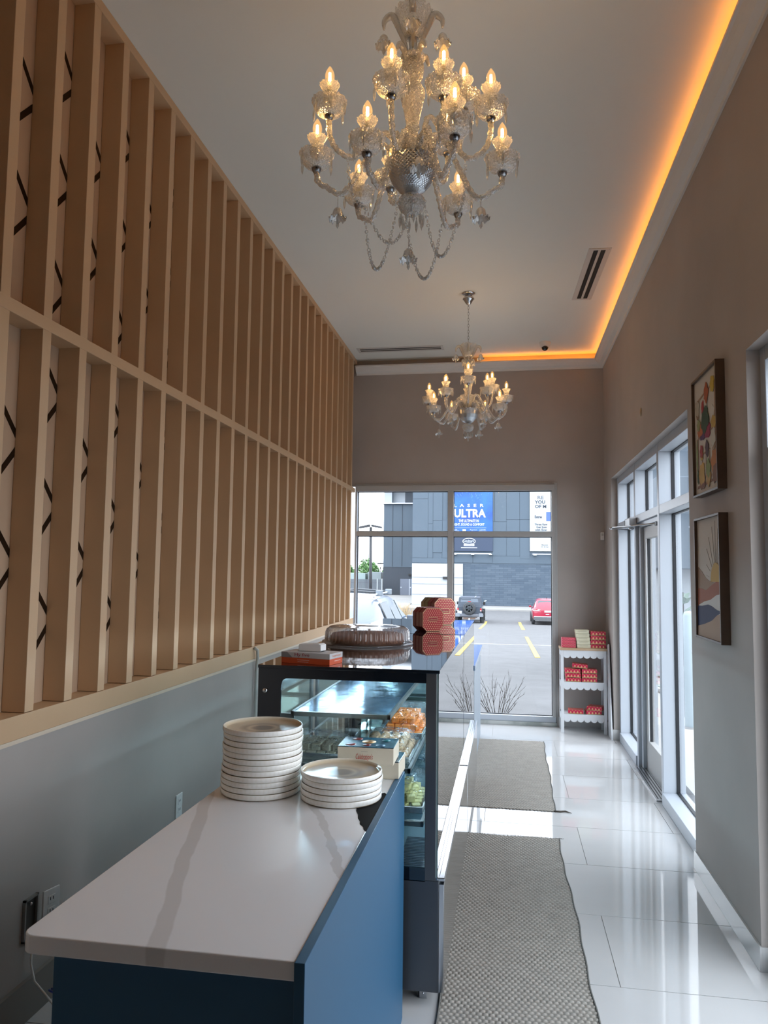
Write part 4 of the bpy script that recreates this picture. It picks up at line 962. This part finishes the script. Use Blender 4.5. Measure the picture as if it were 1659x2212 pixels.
# panels standing proud of the upper wall, with recessed joints between them
def panel(x0,z0,x1,z1,d=.0): bb(x0+.012,75.14-d,z0+.012,x1-.012,75.2,z1-.012,'wall_panel',BG)
for q in ((-9.47,3.05,-7.9,5.5),(-9.47,5.5,-7.9,9.0),(-9.47,9.0,-7.9,12.5),(-7.9,3.05,-7.4,6.5),(-7.9,6.5,-7.4,12.5),(-7.4,6.8,-6.45,12.5),(-7.4,3.6,-6.45,6.8),(-6.45,3.05,-5.9,6.8),
          (-1.46,6.7,-1.25,12.5),(-1.25,6.7,-.1,12.5),(-.1,6.9,1.2,12.5),(1.2,6.9,2.17,12.5),(-1.46,3.3,-.1,6.7),(-.1,3.3,1.2,6.9),(1.2,3.05,2.17,6.9),(-5.9,2.6,-3.4,3.4),(-3.4,2.6,-1.46,3.4),(-9.47,2.55,-5.9,3.05),(-1.46,2.55,6,3.3),(6,2.55,14,3.3)):
    panel(*q, d=random.uniform(0,.02))
BRK = mat('grey_brick', (.115,.155,.195), .8); _t = BRK.node_tree; _b = _t.nodes['Principled BSDF']; _c = N(_t,'TexCoord'); _mp = N(_t,'Mapping'); _mp.inputs['Rotation'].default_value = (R(90),0,0)
_k = N(_t,'TexBrick'); _k.inputs['Scale'].default_value = 1.0; _k.inputs['Brick Width'].default_value = .8; _k.inputs['Row Height'].default_value = .2; _k.inputs['Mortar Size'].default_value = .012
_k.inputs['Color1'].default_value = (.050,.072,.10,1); _k.inputs['Color2'].default_value = (.075,.10,.13,1); _k.inputs['Mortar'].default_value = (.035,.05,.07,1)
_t.links.new(_c.outputs['Object'], _mp.inputs['Vector']); _t.links.new(_mp.outputs[0], _k.inputs['Vector']); _t.links.new(_k.outputs['Color'], _b.inputs['Base Color'])
bb(-4.37,75.15,-1.8,24,100,2.5,'brick_wall',BRK)
bb(-15.2,92,-1.5,-9.4,100,2.2,'rear_lower_wall',BD); bb(-15.2,91.95,2.2,-9.4,100,10.0,'rear_upper_wall',BG)
bb(-15.35,91.6,10.0,-9.4,100,10.15,'ledge',ALU)
bb(-15.2,92,10.15,-14.2,100,13,'rear_cap',BW); bb(-14.2,93,10.15,-12.6,100,12.5,'white_block',BW); bb(-12.6,92.4,10.15,-10.2,100,12.0,'window_band',BD); bb(-10.2,92.1,10.15,-9.4,100,12,'white_block',BW)
bb(-15.6,91.3,12.0,-9.4,100,12.5,'canopy',BW)
for x in (-14.1,-12.9): bb(x,91.9,2.3,x+.05,91.95,9.9,'seam',BD)
for (x0_, x1_) in ((-13.05,-11.95),(-11.88,-10.8)): 
    d = bb(x0_,91.9,-1.3,x1_,92,.75,'service_door',mat('door_slate',(.13,.15,.19),.5)); 
    bb(x0_+.05,91.86,-.35,x0_+.17,91.9,-.22,'handle',ALU,d)
bb(-11.95,91.88,-1.3,-11.88,92,.75,'door_astragal',ALU)
bb(-12.05,91.7,1.2,-11.7,92,1.38,'wall_lamp',BLACK); bb(-6.35,74.75,.95,-5.75,75,1.2,'wall_lamp',BLACK)
for (x0_, x1_) in ((-5.4,-1.6),(2.4,8)):
    r2 = bb(x0_,74.6,3.45,x1_,74.68,3.55,'sign_light_bar',mat('bar_white',(.42,.44,.46),.5))
    x = x0_+.1
    while x < x1_: bb(x,74.55,3.38,x+.3,75.1,3.5,'lamp_arm',mat('bar_white',(.42,.44,.46),.5),r2); x += 1.75
PB = mat('poster_blue', (.008,.04,.20), .5, noise=(.45,(.02,.12,.42),.22,3)); PT = mat('poster_white', (.50,.53,.56), .6); PW = mat('poster_pale', (.40,.43,.45), .6); PG = mat('poster_grey_ink', (.04,.05,.07), .6)
p = thing('cinema_poster', 'large blue LASER ULTRA banner on the cinema wall', 'poster', (-3.67,75.0,3.75))
B(-2.22,0,0,2.22,.08,9).build('banner', PB, p); B(-2.22,-.01,0,2.22,0,1.7).build('banner_foot', mat('poster_navy', (.025,.04,.075), .5), p)
for k in range(90):      # light streaks printed on the banner
    a = random.uniform(.1,pi-.1); r0 = random.uniform(.9,3.2); L = random.uniform(.08,.35); x, z = r0*cos(a), 4.4+r0*sin(a)
    if abs(x) > 2.1: continue
    MB().add([(x-.015,-.012,z),(x+.015,-.012,z),(x+L*cos(a)*.8+.012,-.012,z+L*sin(a)),(x+L*cos(a)*.8-.012,-.012,z+L*sin(a))], [(0,1,2,3)]).build('light_streak', mat('streak_pale', (.10,.24,.5), .5), p) if k < 60 else None
text('lettering', 'L  A  S  E  R', PT, p, (-.14,-.03,4.56), w=2.95, h=.30, bold=.02)
text('lettering', 'ULTRA', PT, p, (-.02,-.03,3.78), w=3.15, h=.86, bold=.035)
text('lettering', 'THE ULTIMATE IN', PT, p, (-.14,-.03,3.02), w=2.0, h=.28, bold=.02)
text('lettering', 'SIGHT, SOUND & COMFORT', PT, p, (-.14,-.03,2.64), w=3.1, h=.28, bold=.02)
B(-1.9,-.02,2.32,1.6,0,2.34).build('rule', PT, p)
text('lettering', 'LASER\nPROJECTION', PT, p, (-1.45,-.03,2.05), w=.7, h=.28); text('lettering', 'Premium\nSeats', PT, p, (.35,-.03,2.05), w=.7, h=.28); text('lettering', 'LUXURY\nRECLINERS', PT, p, (1.25,-.03,2.05), w=.75, h=.28)
B(-.75,-.02,1.92,-.42,0,2.18).build('sound_mark', PT, p); text('lettering', 'DD', mat('poster_navy', (.025,.04,.075), .5), p, (-.585,-.03,2.05), w=.24, h=.15)
MB().tube([(.62*cos(a)-.1, -.02, .98+.30*sin(a)) for a in [2*pi*i/28 for i in range(28)]], .035, 5, close=True).build('oval_emblem', PT, p)
text('lettering', 'Landmark', PT, p, (-.1,-.03,1.03), w=1.0, h=.24); text('lettering', 'CINEMAS', PT, p, (-.1,-.03,.84), w=.55, h=.09)
B(-.62,-.03,.52,.42,-.01,.70).build('label_bar', PT, p); B(-.5,-.04,.59,.3,-.03,.63).build('fine_print', mat('poster_blue2', (.05,.1,.4), .5), p)
B(-.9,-.03,.32,.7,-.01,.37).build('fine_print', PT, p)
p = thing('cinema_poster', 'white REWARD banner with grey lettering on the cinema wall', 'poster', (5.2,75.0,3.8))
B(-3.03,0,0,3.0,.08,9).build('banner', PW, p)
for s_, x, z, w, hh, mm in (('RE',-1.98,5.28,.60,.34,mat('mid_ink',(.12,.13,.15),.6)),('YOU',-2.05,4.84,1.0,.34,PG),('OF M',-1.98,4.40,1.1,.34,PG),('Three Rew',-1.95,2.63,1.25,.2,PG),('Get Som',-1.9,2.36,1.0,.2,PG),('with Ever',-1.95,2.1,1.2,.2,PG),('Extras',-2.2,3.38,.70,.28,PG),('Become',-1.6,.62,.6,.12,PG),('or at La',-1.6,.44,.7,.12,PG)):
    text('lettering', s_, mm, p, (x,-.03,z), w=w, h=hh, bold=.03)
B(-1.45,-.02,2.95,-.8,0,3.85).build('phone_picture', mat('phone_blue',(.05,.10,.28),.4), p)

# lamp post, utility poles, fence, hedge, shed
t = thing('street_lamp', 'dark parking lot lamp post with two flat heads seen through the left pane', 'street lamp', (-6.36,35,gz(35)))
LP = mat('pole_grey', (.018,.022,.028), .6)
MB().lathe([(.001,0),(.22,0),(.22,.5),(.001,.5)], 16).build('footing', CONC, t); MB().cyl((0,0,.5),(-.05,0,4.84),.085,12,.06).build('pole', LP, t)
for s_ in (-1,1): MB().prism([(s_*.05-.05,4.86),(s_*.55-.05,4.78),(s_*.53-.05,4.86),(s_*.05-.05,4.96)], 'y', -.15, .15).build('lamp_head', LP, t)
for x, y, hh in ((-21.6,116.5,5.6),(-19.7,116.5,5.0)):
    t = thing('utility_pole', 'thin far utility pole %s the trees' % ('left behind' if x < -20 else 'rising right behind'), 'pole', (x,y,-1.0))
    MB().cyl((0,0,0),(0,0,hh*.96),.05,8).build('pole', LP, t); B(-.5,-.05,hh*.76,.5,.05,hh*.80).build('crossarm', LP, t)
    B(-.08,-.15,hh*.6,.08,0,hh*.66).build('transformer', LP, t)
m = MB()
for z in (3.45,3.2,2.9): m.tube([(-34,116.5,z),(-20,116.5,z-.05),(-12,116.5,z)], .02, 4)
tag(m.build('power_lines', LP), 'thin power lines crossing the sky left of the building', 'cable')
t = thing('board_fence', 'grey vertical board fence enclosure left of the cinema', 'fence', (-16.3,88,gz(88)))
m = MB()
for k in range(40): m.box(-2.4+k*.1,0,.05,-2.4+k*.1+.08,.04,1.95)
o = m.build('fence_board', mat('fence_grey',(.09,.105,.125),.8), t); o['kind'] = 'stuff'
for x in (-2.45,1.0,1.55): B(x,-.05,0,x+.14,.1,2.05).build('post', mat('fence_post',(.30,.33,.34),.7), t)
B(-2.4,.04,.4,1.5,.08,.5).build('rail', mat('fence_grey',(.09,.105,.125),.8), t); B(-2.4,.04,1.5,1.5,.08,1.6).build('rail', mat('fence_grey',(.09,.105,.125),.8), t)
t = thing('storage_container', 'pale green container roofs behind the board fence', 'container', (-19.4,96,gz(96)))
B(-2.2,0,0,1.2,2.5,2.6).build('body', mat('container_pale',(.24,.31,.31),.6), t, .05); B(1.4,.5,0,3.2,2.5,2.75).build('body', mat('container_grey',(.20,.24,.25),.6), t, .05)
def shrub(name, label, loc, rx, ry, rz_, n, leaf, cols, cat_='tree', seed=1):
    rnd = random.Random(seed); t = thing(name, label, cat_, loc)
    MB().cyl((0,0,0),(0,0,rz_*.9),.08*rx/2,8,.03).build('trunk', mat('bark',(.12,.09,.06),.9), t)
    for ci, col in enumerate(cols):
        m = MB()
        for _ in range(n//len(cols)):
            a, b = rnd.uniform(0,2*pi), rnd.uniform(-1,1); q = rnd.random()**.4; s_ = math.sqrt(1-b*b)
            c = Vector((rx*q*s_*cos(a), ry*q*s_*sin(a), rz_+rz_*.9*q*b+rnd.uniform(-.2,.35)*rz_*.4)); 
            d = Vector((rnd.gauss(0,1),rnd.gauss(0,1),rnd.gauss(0,1))).normalized(); e = d.cross(Vector((rnd.gauss(0,1),rnd.gauss(0,1),rnd.gauss(0,1)))).normalized(); L = leaf*rnd.uniform(.6,1.4)
            m.add([c-d*L, c+e*L*.5, c+d*L, c-e*L*.5], [(0,1,2,3)])
        o = m.build('foliage', mat('leaf_%d_%d' % (int(col[1]*1000), int(col[0]*1000)), col, .7), t); o['kind'] = 'stuff'
for i, (x, y, w, hh) in enumerate(((-22.6,104,1.35,2.0),(-20.6,110,1.6,2.3),(-18.9,104,1.35,2.0),(-16.6,106,1.3,1.8),(-26.2,108,1.7,2))):
    shrub('leafy_tree', ['bushy green tree behind the fence nearest the left window jamb','green tree standing left of the lamp post behind the fence','green tree just right of the lamp post behind the fence','dark leafy tree beside the cinema corner','green tree at the far left behind the slat screen edge'][i], (x,y,-1.0), w, 1.5, hh, 2400, .17, ((.05,.13,.04),(.09,.20,.06),(.13,.26,.09)), 'tree', 20+i)
# dry ornamental grass
t = thing('ornamental_grass', 'clump of dry tan ornamental grass behind the silver car', 'grass', (-3.85,28,gz(28)))
m = MB()
for _ in range(260):
    a = random.uniform(0,2*pi); r0 = random.random()*.35; L = random.uniform(.6,1.35); dx = random.uniform(-.35,.35)
    m.tube([(r0*cos(a),r0*sin(a),0),(r0*cos(a)+dx*.4,r0*sin(a),L*.6),(r0*cos(a)+dx,r0*sin(a),L)], [.012,.010,.003], 4)
o = m.build('stalks', mat('dry_grass',(.32,.24,.14),.9), t); o['kind'] = 'stuff'
t = thing('ornamental_grass', 'low green tuft of grass at the foot of the dry clump', 'grass', (-2.9,24,gz(24)))
m = MB()
for _ in range(160):
    x, y = random.gauss(0,.16), random.gauss(0,.12); m.tube([(x,y,0),(x+random.uniform(-.1,.1),y,random.uniform(.15,.42))], [.010,.002], 4)
o = m.build('blades', mat('green_grass',(.18,.42,.07),.8), t); o['kind'] = 'stuff'
# bare shrub just outside the far window
t = thing('bare_shrub', 'leafless twiggy shrub just outside the far window', 'shrub', (-.12,9.25,-.11))
rnd = random.Random(5); BARK = mat('twig_bark',(.045,.033,.026),.9)
def twig(p, d, L, r, lev):
    pts = [p]; q = Vector(p); dd = Vector(d)
    for k in range(5):
        dd = (dd+Vector((rnd.gauss(0,.07),rnd.gauss(0,.07),rnd.gauss(.02,.05)))).normalized(); q = q+dd*L/5; pts.append(tuple(q))
    m = MB().tube(pts, [r*(1-.75*k/5) for k in range(6)], 5)
    if lev:
        for k in (2,3,4):
            if rnd.random() < .75:
                s_ = dd+Vector((rnd.gauss(0,.45),rnd.gauss(0,.3),.2)); m2 = twig(pts[k], s_.normalized(), L*rnd.uniform(.22,.4), r*.55, lev-1)
                m.add(m2.v, m2.f, True)
            m.sphere(pts[k], r*1.5, 5, 4)
    return m
for k in range(17):
    a = -.85+1.7*k/16+rnd.uniform(-.05,.05)
    twig((.05*sin(a*2), rnd.uniform(-.05,.05), 0), Vector((sin(a)*.8, rnd.uniform(-.2,.2), cos(a))).normalized(), rnd.uniform(.36,.74)*(1-.35*abs(a)), .0042, 2).build('branch', BARK, t)
# conifer sapling outside the right storefront
t = thing('conifer_sapling', 'small pale conifer sapling outside the right storefront window', 'tree', (2.12,9.7,-.06))
MB().cyl((0,0,0),(0,0,1.5),.025,8,.006).build('trunk', BARK, t)
NEED = mat('needles',(.22,.30,.24),.8); 
for k in range(26):
    z = .2+k*.05; L = .42*(1-k/30); a = k*2.4; m = MB(); e = Vector((cos(a)*L, sin(a)*L, z+.08))
    m.tube([(0,0,z), tuple(e)], .005, 4)
    for j in range(26):
        f = .15+.85*j/26; c = Vector((0,0,z)).lerp(e, f)
        for s_ in (-1,1): m.tube([tuple(c), (c.x-sin(a)*s_*.05+cos(a)*.02, c.y+cos(a)*s_*.05+sin(a)*.02, c.z+.02)], .003, 3, caps=False)
    m.build('branch', NEED, t)
t = thing('neighbour_building', 'low building with grey fascia and white base outside the right storefront', 'building', (6.5,14,-.35))
B(-3.7,0,0,-2.3,6,2.1).build('white_wall', BW, t); B(-3.95,-.5,2.1,-2.2,6,3.7).build('fascia', BG, t, .02)
for k in range(2): B(-3.6+k*1.0,-.05,0,-3.5+k*1.0,0,2.1).build('pilaster', BW, t)
t = thing('bollard', 'pale blue post standing outside the right storefront window', 'bollard', (2.0,8.9,-.05))
MB().lathe([(.001,0),(.06,0),(.06,1.25),(.045,1.29),(.001,1.30)], 20).build('post', mat('pale_blue_post',(.42,.52,.58),.5), t); MB().lathe([(.075,0),(.075,.02),(.06,.03)], 20).build('collar', CONC, t)

# ------------------------------------------------------------------ vehicles
TYRE = mat('tyre',(.04,.042,.046),.8); RIM = mat('dark_rim',(.03,.032,.035),.3,metal=.8); CGLS = mat('car_glass',(.02,.03,.04),.04,spec=.9,coat=.4); TL = mat('tail_red',(.45,.01,.015),.2,coat=.5)
def wheel(par, x, y, z, r, w, name='wheel', axis='x', rimm=None):
    pr_ = [(r*.55,-w/2),(r*.9,-w/2),(r,-w*.35),(r,w*.35),(r*.9,w/2),(r*.55,w/2)]
    m = MB().lathe(pr_, 32); h = MB().lathe([(.001,-w*.30),(r*.56,-w*.36),(r*.58,-w*.1),(r*.58,w*.1),(r*.56,w*.36),(.001,w*.30)], 24)
    sp = MB()
    for k in range(6):
        a = 2*pi*k/6; s0 = len(sp.v); sp.box(r*.1,-r*.06,-w*.42,r*.54,r*.06,w*.42); sp.xf(Matrix.Rotation(a,4,'Z'), s0)
    M = Matrix.Rotation(R(90),4,'Y') if axis == 'x' else Matrix.Rotation(R(90),4,'X')
    T = Matrix.Translation((x,y,z))
    o = m.xf(T@M).build(name, TYRE, par); h.xf(T@M).build('hub', RIM, o); sp.xf(T@M).build('spoke', rimm or ALU, o); return o
# dark off-roader, seen from behind
JB = mat('offroad_slate',(.03,.042,.062),.35,coat=.5)
j = thing('offroad_car', 'dark slate boxy off-roader with spare wheel parked beyond the window', 'car', (-2.48,50,gz(50)))
MB().prism([(-.80,.58),(.80,.58),(.80,1.05),(.77,1.12),(-.77,1.12),(-.80,1.05)], 'y', 0, 4.0).build('body', JB, j, .03)
m = MB(); m.add([(-.77,.02,1.12),(.77,.02,1.12),(.68,.10,1.70),(-.68,.10,1.70),(-.77,2.4,1.12),(.77,2.4,1.12),(.68,2.1,1.70),(-.68,2.1,1.70)], [(0,1,2,3),(5,4,7,6),(1,5,6,2),(4,0,3,7),(3,2,6,7)]); m.build('hard_top', mat('offroad_top',(.036,.048,.068),.5), j, .04)
m = MB().add([(-.62,.028,1.17),(.62,.028,1.17),(.55,.085,1.60),(-.55,.085,1.60)], [(0,1,2,3)]); m.build('rear_window', mat('tinted_grey',(.06,.085,.12),.15,coat=.3), j)
for sx in (-1,1):
    B(sx*.80,.35,.55,sx*.93,1.35,.80).build('fender_flare', BLACK, j, .03); B(sx*.80,2.9,.55,sx*.93,3.9,.80).build('fender_flare', BLACK, j, .03)
    B(sx*.70,-.04,.78,sx*.80,.02,.98).build('tail_light', TL, j, .01); B(sx*.70,-.045,.80,sx*.79,-.04,.85).build('reverse_lens', mat('clear_lens',(.8,.8,.8),.3), j)
    wheel(j, sx*.80, .80, .40, .40, .26); wheel(j, sx*.80, 3.35, .40, .40, .26)
    B(sx*.82,2.25,1.12,sx*.98,2.35,1.32).build('side_mirror', BLACK, j, .02); B(sx*.95,.25,.05,sx*.78,.30,.40).build('mud_flap', BLACK, j)
B(-.90,-.16,.42,.90,.0,.62).build('rear_bumper', mat('bumper_grey',(.10,.11,.13),.5), j, .03)
for sx in (-1,1): B(sx*.62,-.18,.42,sx*.90,-.15,.66).build('bumper_corner', mat('bumper_pale',(.16,.18,.21),.5), j, .02)
B(-.78,-.06,.62,-.48,-.04,.80).build('licence_plate', mat('plate_white',(.42,.43,.45),.4), j)
B(-.40,-.05,.28,.40,.05,.36).build('hitch', mat('rusty',(.16,.09,.06),.8), j); B(-.05,-.2,.22,.05,0,.34).build('receiver', ALU, j)
MB().cyl((-.5,.4,.4),(.5,.4,.4),.05,10).build('axle', mat('rusty',(.16,.09,.06),.8), j)
wheel(j, .0, -.16, .98, .42, .26, 'spare_wheel', 'y', mat('spoke_dark',(.06,.07,.08),.3,metal=.6))
B(-.09,-.02,1.40,.09,.03,1.44).build('brake_light', TL, j); MB().tube([(.35,.03,1.68),(.44,.0,1.78)], .02, 6).build('wiper', ALU, j)
MB().tube([(-.55,.0,1.6),(-.5,-.01,1.56),(.1,-.01,1.56)], .012, 5).build('wiper', BLACK, j)
# generic rounded car by lofted cross sections; y runs from rear to nose
def loft_car(par, secs, m, name='body'):
    vs = []; n = 0; fs = []
    for (y, wb, ws, wr, zb, zs, zr) in secs:      # half widths at sill / shoulder / roof, heights
        ring = [(wb*.92,zb),(wb,zb+.10),(ws,zs-.12),(ws*.99,zs),(ws*.93,zs+.03 if zr > zs+.05 else zs+.01),((ws*.93*.35+wr*.65),zs+(zr-zs)*.72),(wr,zs+(zr-zs)*.93),(wr*.80,zr),(0,zr+.012)]
        full = ring+[(-x,z) for x,z in reversed(ring[:-1])]; n = len(full); vs += [(x,y,z) for x,z in full]
    for i in range(len(secs)-1):
        for k in range(n): a = i*n+k; b = i*n+(k+1)%n; fs.append((a,b,b+n,a+n))
    fs += [tuple(reversed(range(n))), tuple(range((len(secs)-1)*n, len(secs)*n))]
    return MB().add(vs, fs, True).build(name, m, par, .01)
def quad(par, name, pts_, m, th=.012): 
    a, b, c_, d = (Vector(p) for p in pts_); nn = (b-a).cross(d-a).normalized()*th
    return MB().add([a,b,c_,d,a-nn*2,b-nn*2,c_-nn*2,d-nn*2], [(0,1,2,3),(7,6,5,4),(0,4,5,1),(1,5,6,2),(2,6,7,3),(3,7,4,0)]).build(name, m, par, .004)
RC = mat('car_red',(.28,.005,.028),.3,coat=.8)
s = thing('red_car', 'red crossover car parked at the right edge of the far window', 'car', (2.52,49.6,gz(49.6)))
loft_car(s, [(0,.84,.88,.60,.42,.98,1.02),(.12,.90,.93,.62,.35,1.02,1.20),(.50,.92,.95,.62,.32,1.03,1.60),(1.2,.93,.95,.62,.30,1.02,1.66),(2.2,.93,.95,.62,.28,1.0,1.64),(2.9,.93,.94,.60,.28,.98,1.40),(3.4,.92,.93,.75,.30,.97,1.03),(4.3,.86,.88,.68,.34,.82,.86),(4.6,.74,.76,.55,.40,.70,.72)], RC)
quad(s,'rear_window',[(-.66,.10,1.10),(.66,.10,1.10),(.54,.42,1.55),(-.54,.42,1.55)], CGLS, .03)
B(-.86,-.06,.30,.86,.30,.52).build('rear_bumper', mat('bumper_dark',(.08,.085,.09),.6), s, .03); B(-.84,-.045,.50,.84,.05,.56).build('bumper_trim', ALU, s, .01)
for sx in (-1,1):
    MB().prism([(sx*.42,.97),(sx*.88,1.02),(sx*.90,.90),(sx*.55,.90)], 'y', -.035, .12).build('tail_light', mat('tail_clear',(.75,.70,.72),.3) , s, .01)
    B(sx*.60,-.04,.95,sx*.88,-.037,1.0).build('brake_lens', TL, s)
    wheel(s, sx*.86, .85, .35, .35, .22); wheel(s, sx*.86, 3.65, .35, .35, .22)
    quad(s,'side_window',[(sx*.90,.6,1.08),(sx*.90,2.9,1.06),(sx*.68,2.3,1.52),(sx*.68,.75,1.55)], CGLS)
    B(sx*.93,2.75,1.0,sx*1.08,2.9,1.13).build('side_mirror', RC, s, .02)
    MB().tube([(sx*.58,-.05,.34),(sx*.58,.1,.34)], .05, 12).build('exhaust', ALU, s)
B(-.18,-.03,.80,.24,-.01,.93).build('licence_plate', mat('plate_white',(.42,.43,.45),.4), s)
B(-.10,-.03,.66,.12,-.015,.71).build('badge', ALU, s); MB().tube([(.0,1.0,1.67),(.0,.86,1.76)], .015, 5).build('antenna', BLACK, s)
# silver car close to the window
SC = mat('car_silver',(.125,.15,.19),.35,metal=.25,coat=.35)
s = thing('silver_car', 'pale silver wagon with roof rack bars parked outside the left pane', 'car', (-2.98,12.9,gz(12.9)))
loft_car(s, [(0,.80,.84,.62,.42,.86,.92),(.10,.86,.90,.64,.34,.90,1.05),(.45,.88,.91,.64,.30,.91,1.36),(.9,.89,.92,.65,.28,.91,1.42),(1.8,.90,.92,.66,.27,.90,1.45),(2.6,.90,.91,.64,.27,.90,1.36),(3.3,.89,.90,.72,.28,.88,.96),(4.1,.84,.86,.66,.32,.78,.80),(4.4,.72,.74,.5,.38,.62,.64)], SC)
quad(s,'rear_window',[(-.66,.10,.97),(.66,.10,.97),(.56,.40,1.31),(-.56,.40,1.31)], mat('sky_tint_glass',(.10,.14,.18),.04,spec=.9,coat=.8), .03)
for sx in (-1,1):
    for (ya_, yb_) in ((.55,1.35),(1.42,2.2),(2.27,3.05)):
        tp = lambda y: 1.36 if y < 2.3 else 1.36-(y-2.3)*.42
        quad(s,'side_window',[(sx*.885,ya_,.96),(sx*.885,yb_,.96),(sx*.70,yb_-.02,tp(yb_)-.03),(sx*.70,ya_+.02,tp(ya_)-.03)], CGLS)
    wheel(s, sx*.82, .85, .32, .32, .21); wheel(s, sx*.82, 3.55, .32, .32, .21)
    MB().tube([(sx*.60,.5,1.44),(sx*.60,.6,1.475),(sx*.62,2.3,1.49),(sx*.62,2.4,1.45)], .018, 8).build('roof_rail', ALU, s)
    B(sx*.68,-.02,.70,sx*.84,.06,.88).build('tail_light', TL, s, .01); B(sx*.9,2.8,.88,sx*1.05,2.9,1.0).build('side_mirror', SC, s, .02)
for y in (.85,1.95):
    b_ = MB().tube([(-.70,y,1.50),(0,y,1.54),(.70,y,1.50)], .02, 8).build('cross_bar', mat('bar_dark',(.05,.06,.07),.4), s)
    for sx in (-1,1): B(sx*.58,y-.05,1.44,sx*.70,y+.05,1.55).build('bar_foot', mat('bar_foot_grey',(.16,.19,.22),.4), b_, .01)
B(-.84,-.05,.32,.84,.12,.55).build('rear_bumper', SC, s, .03)
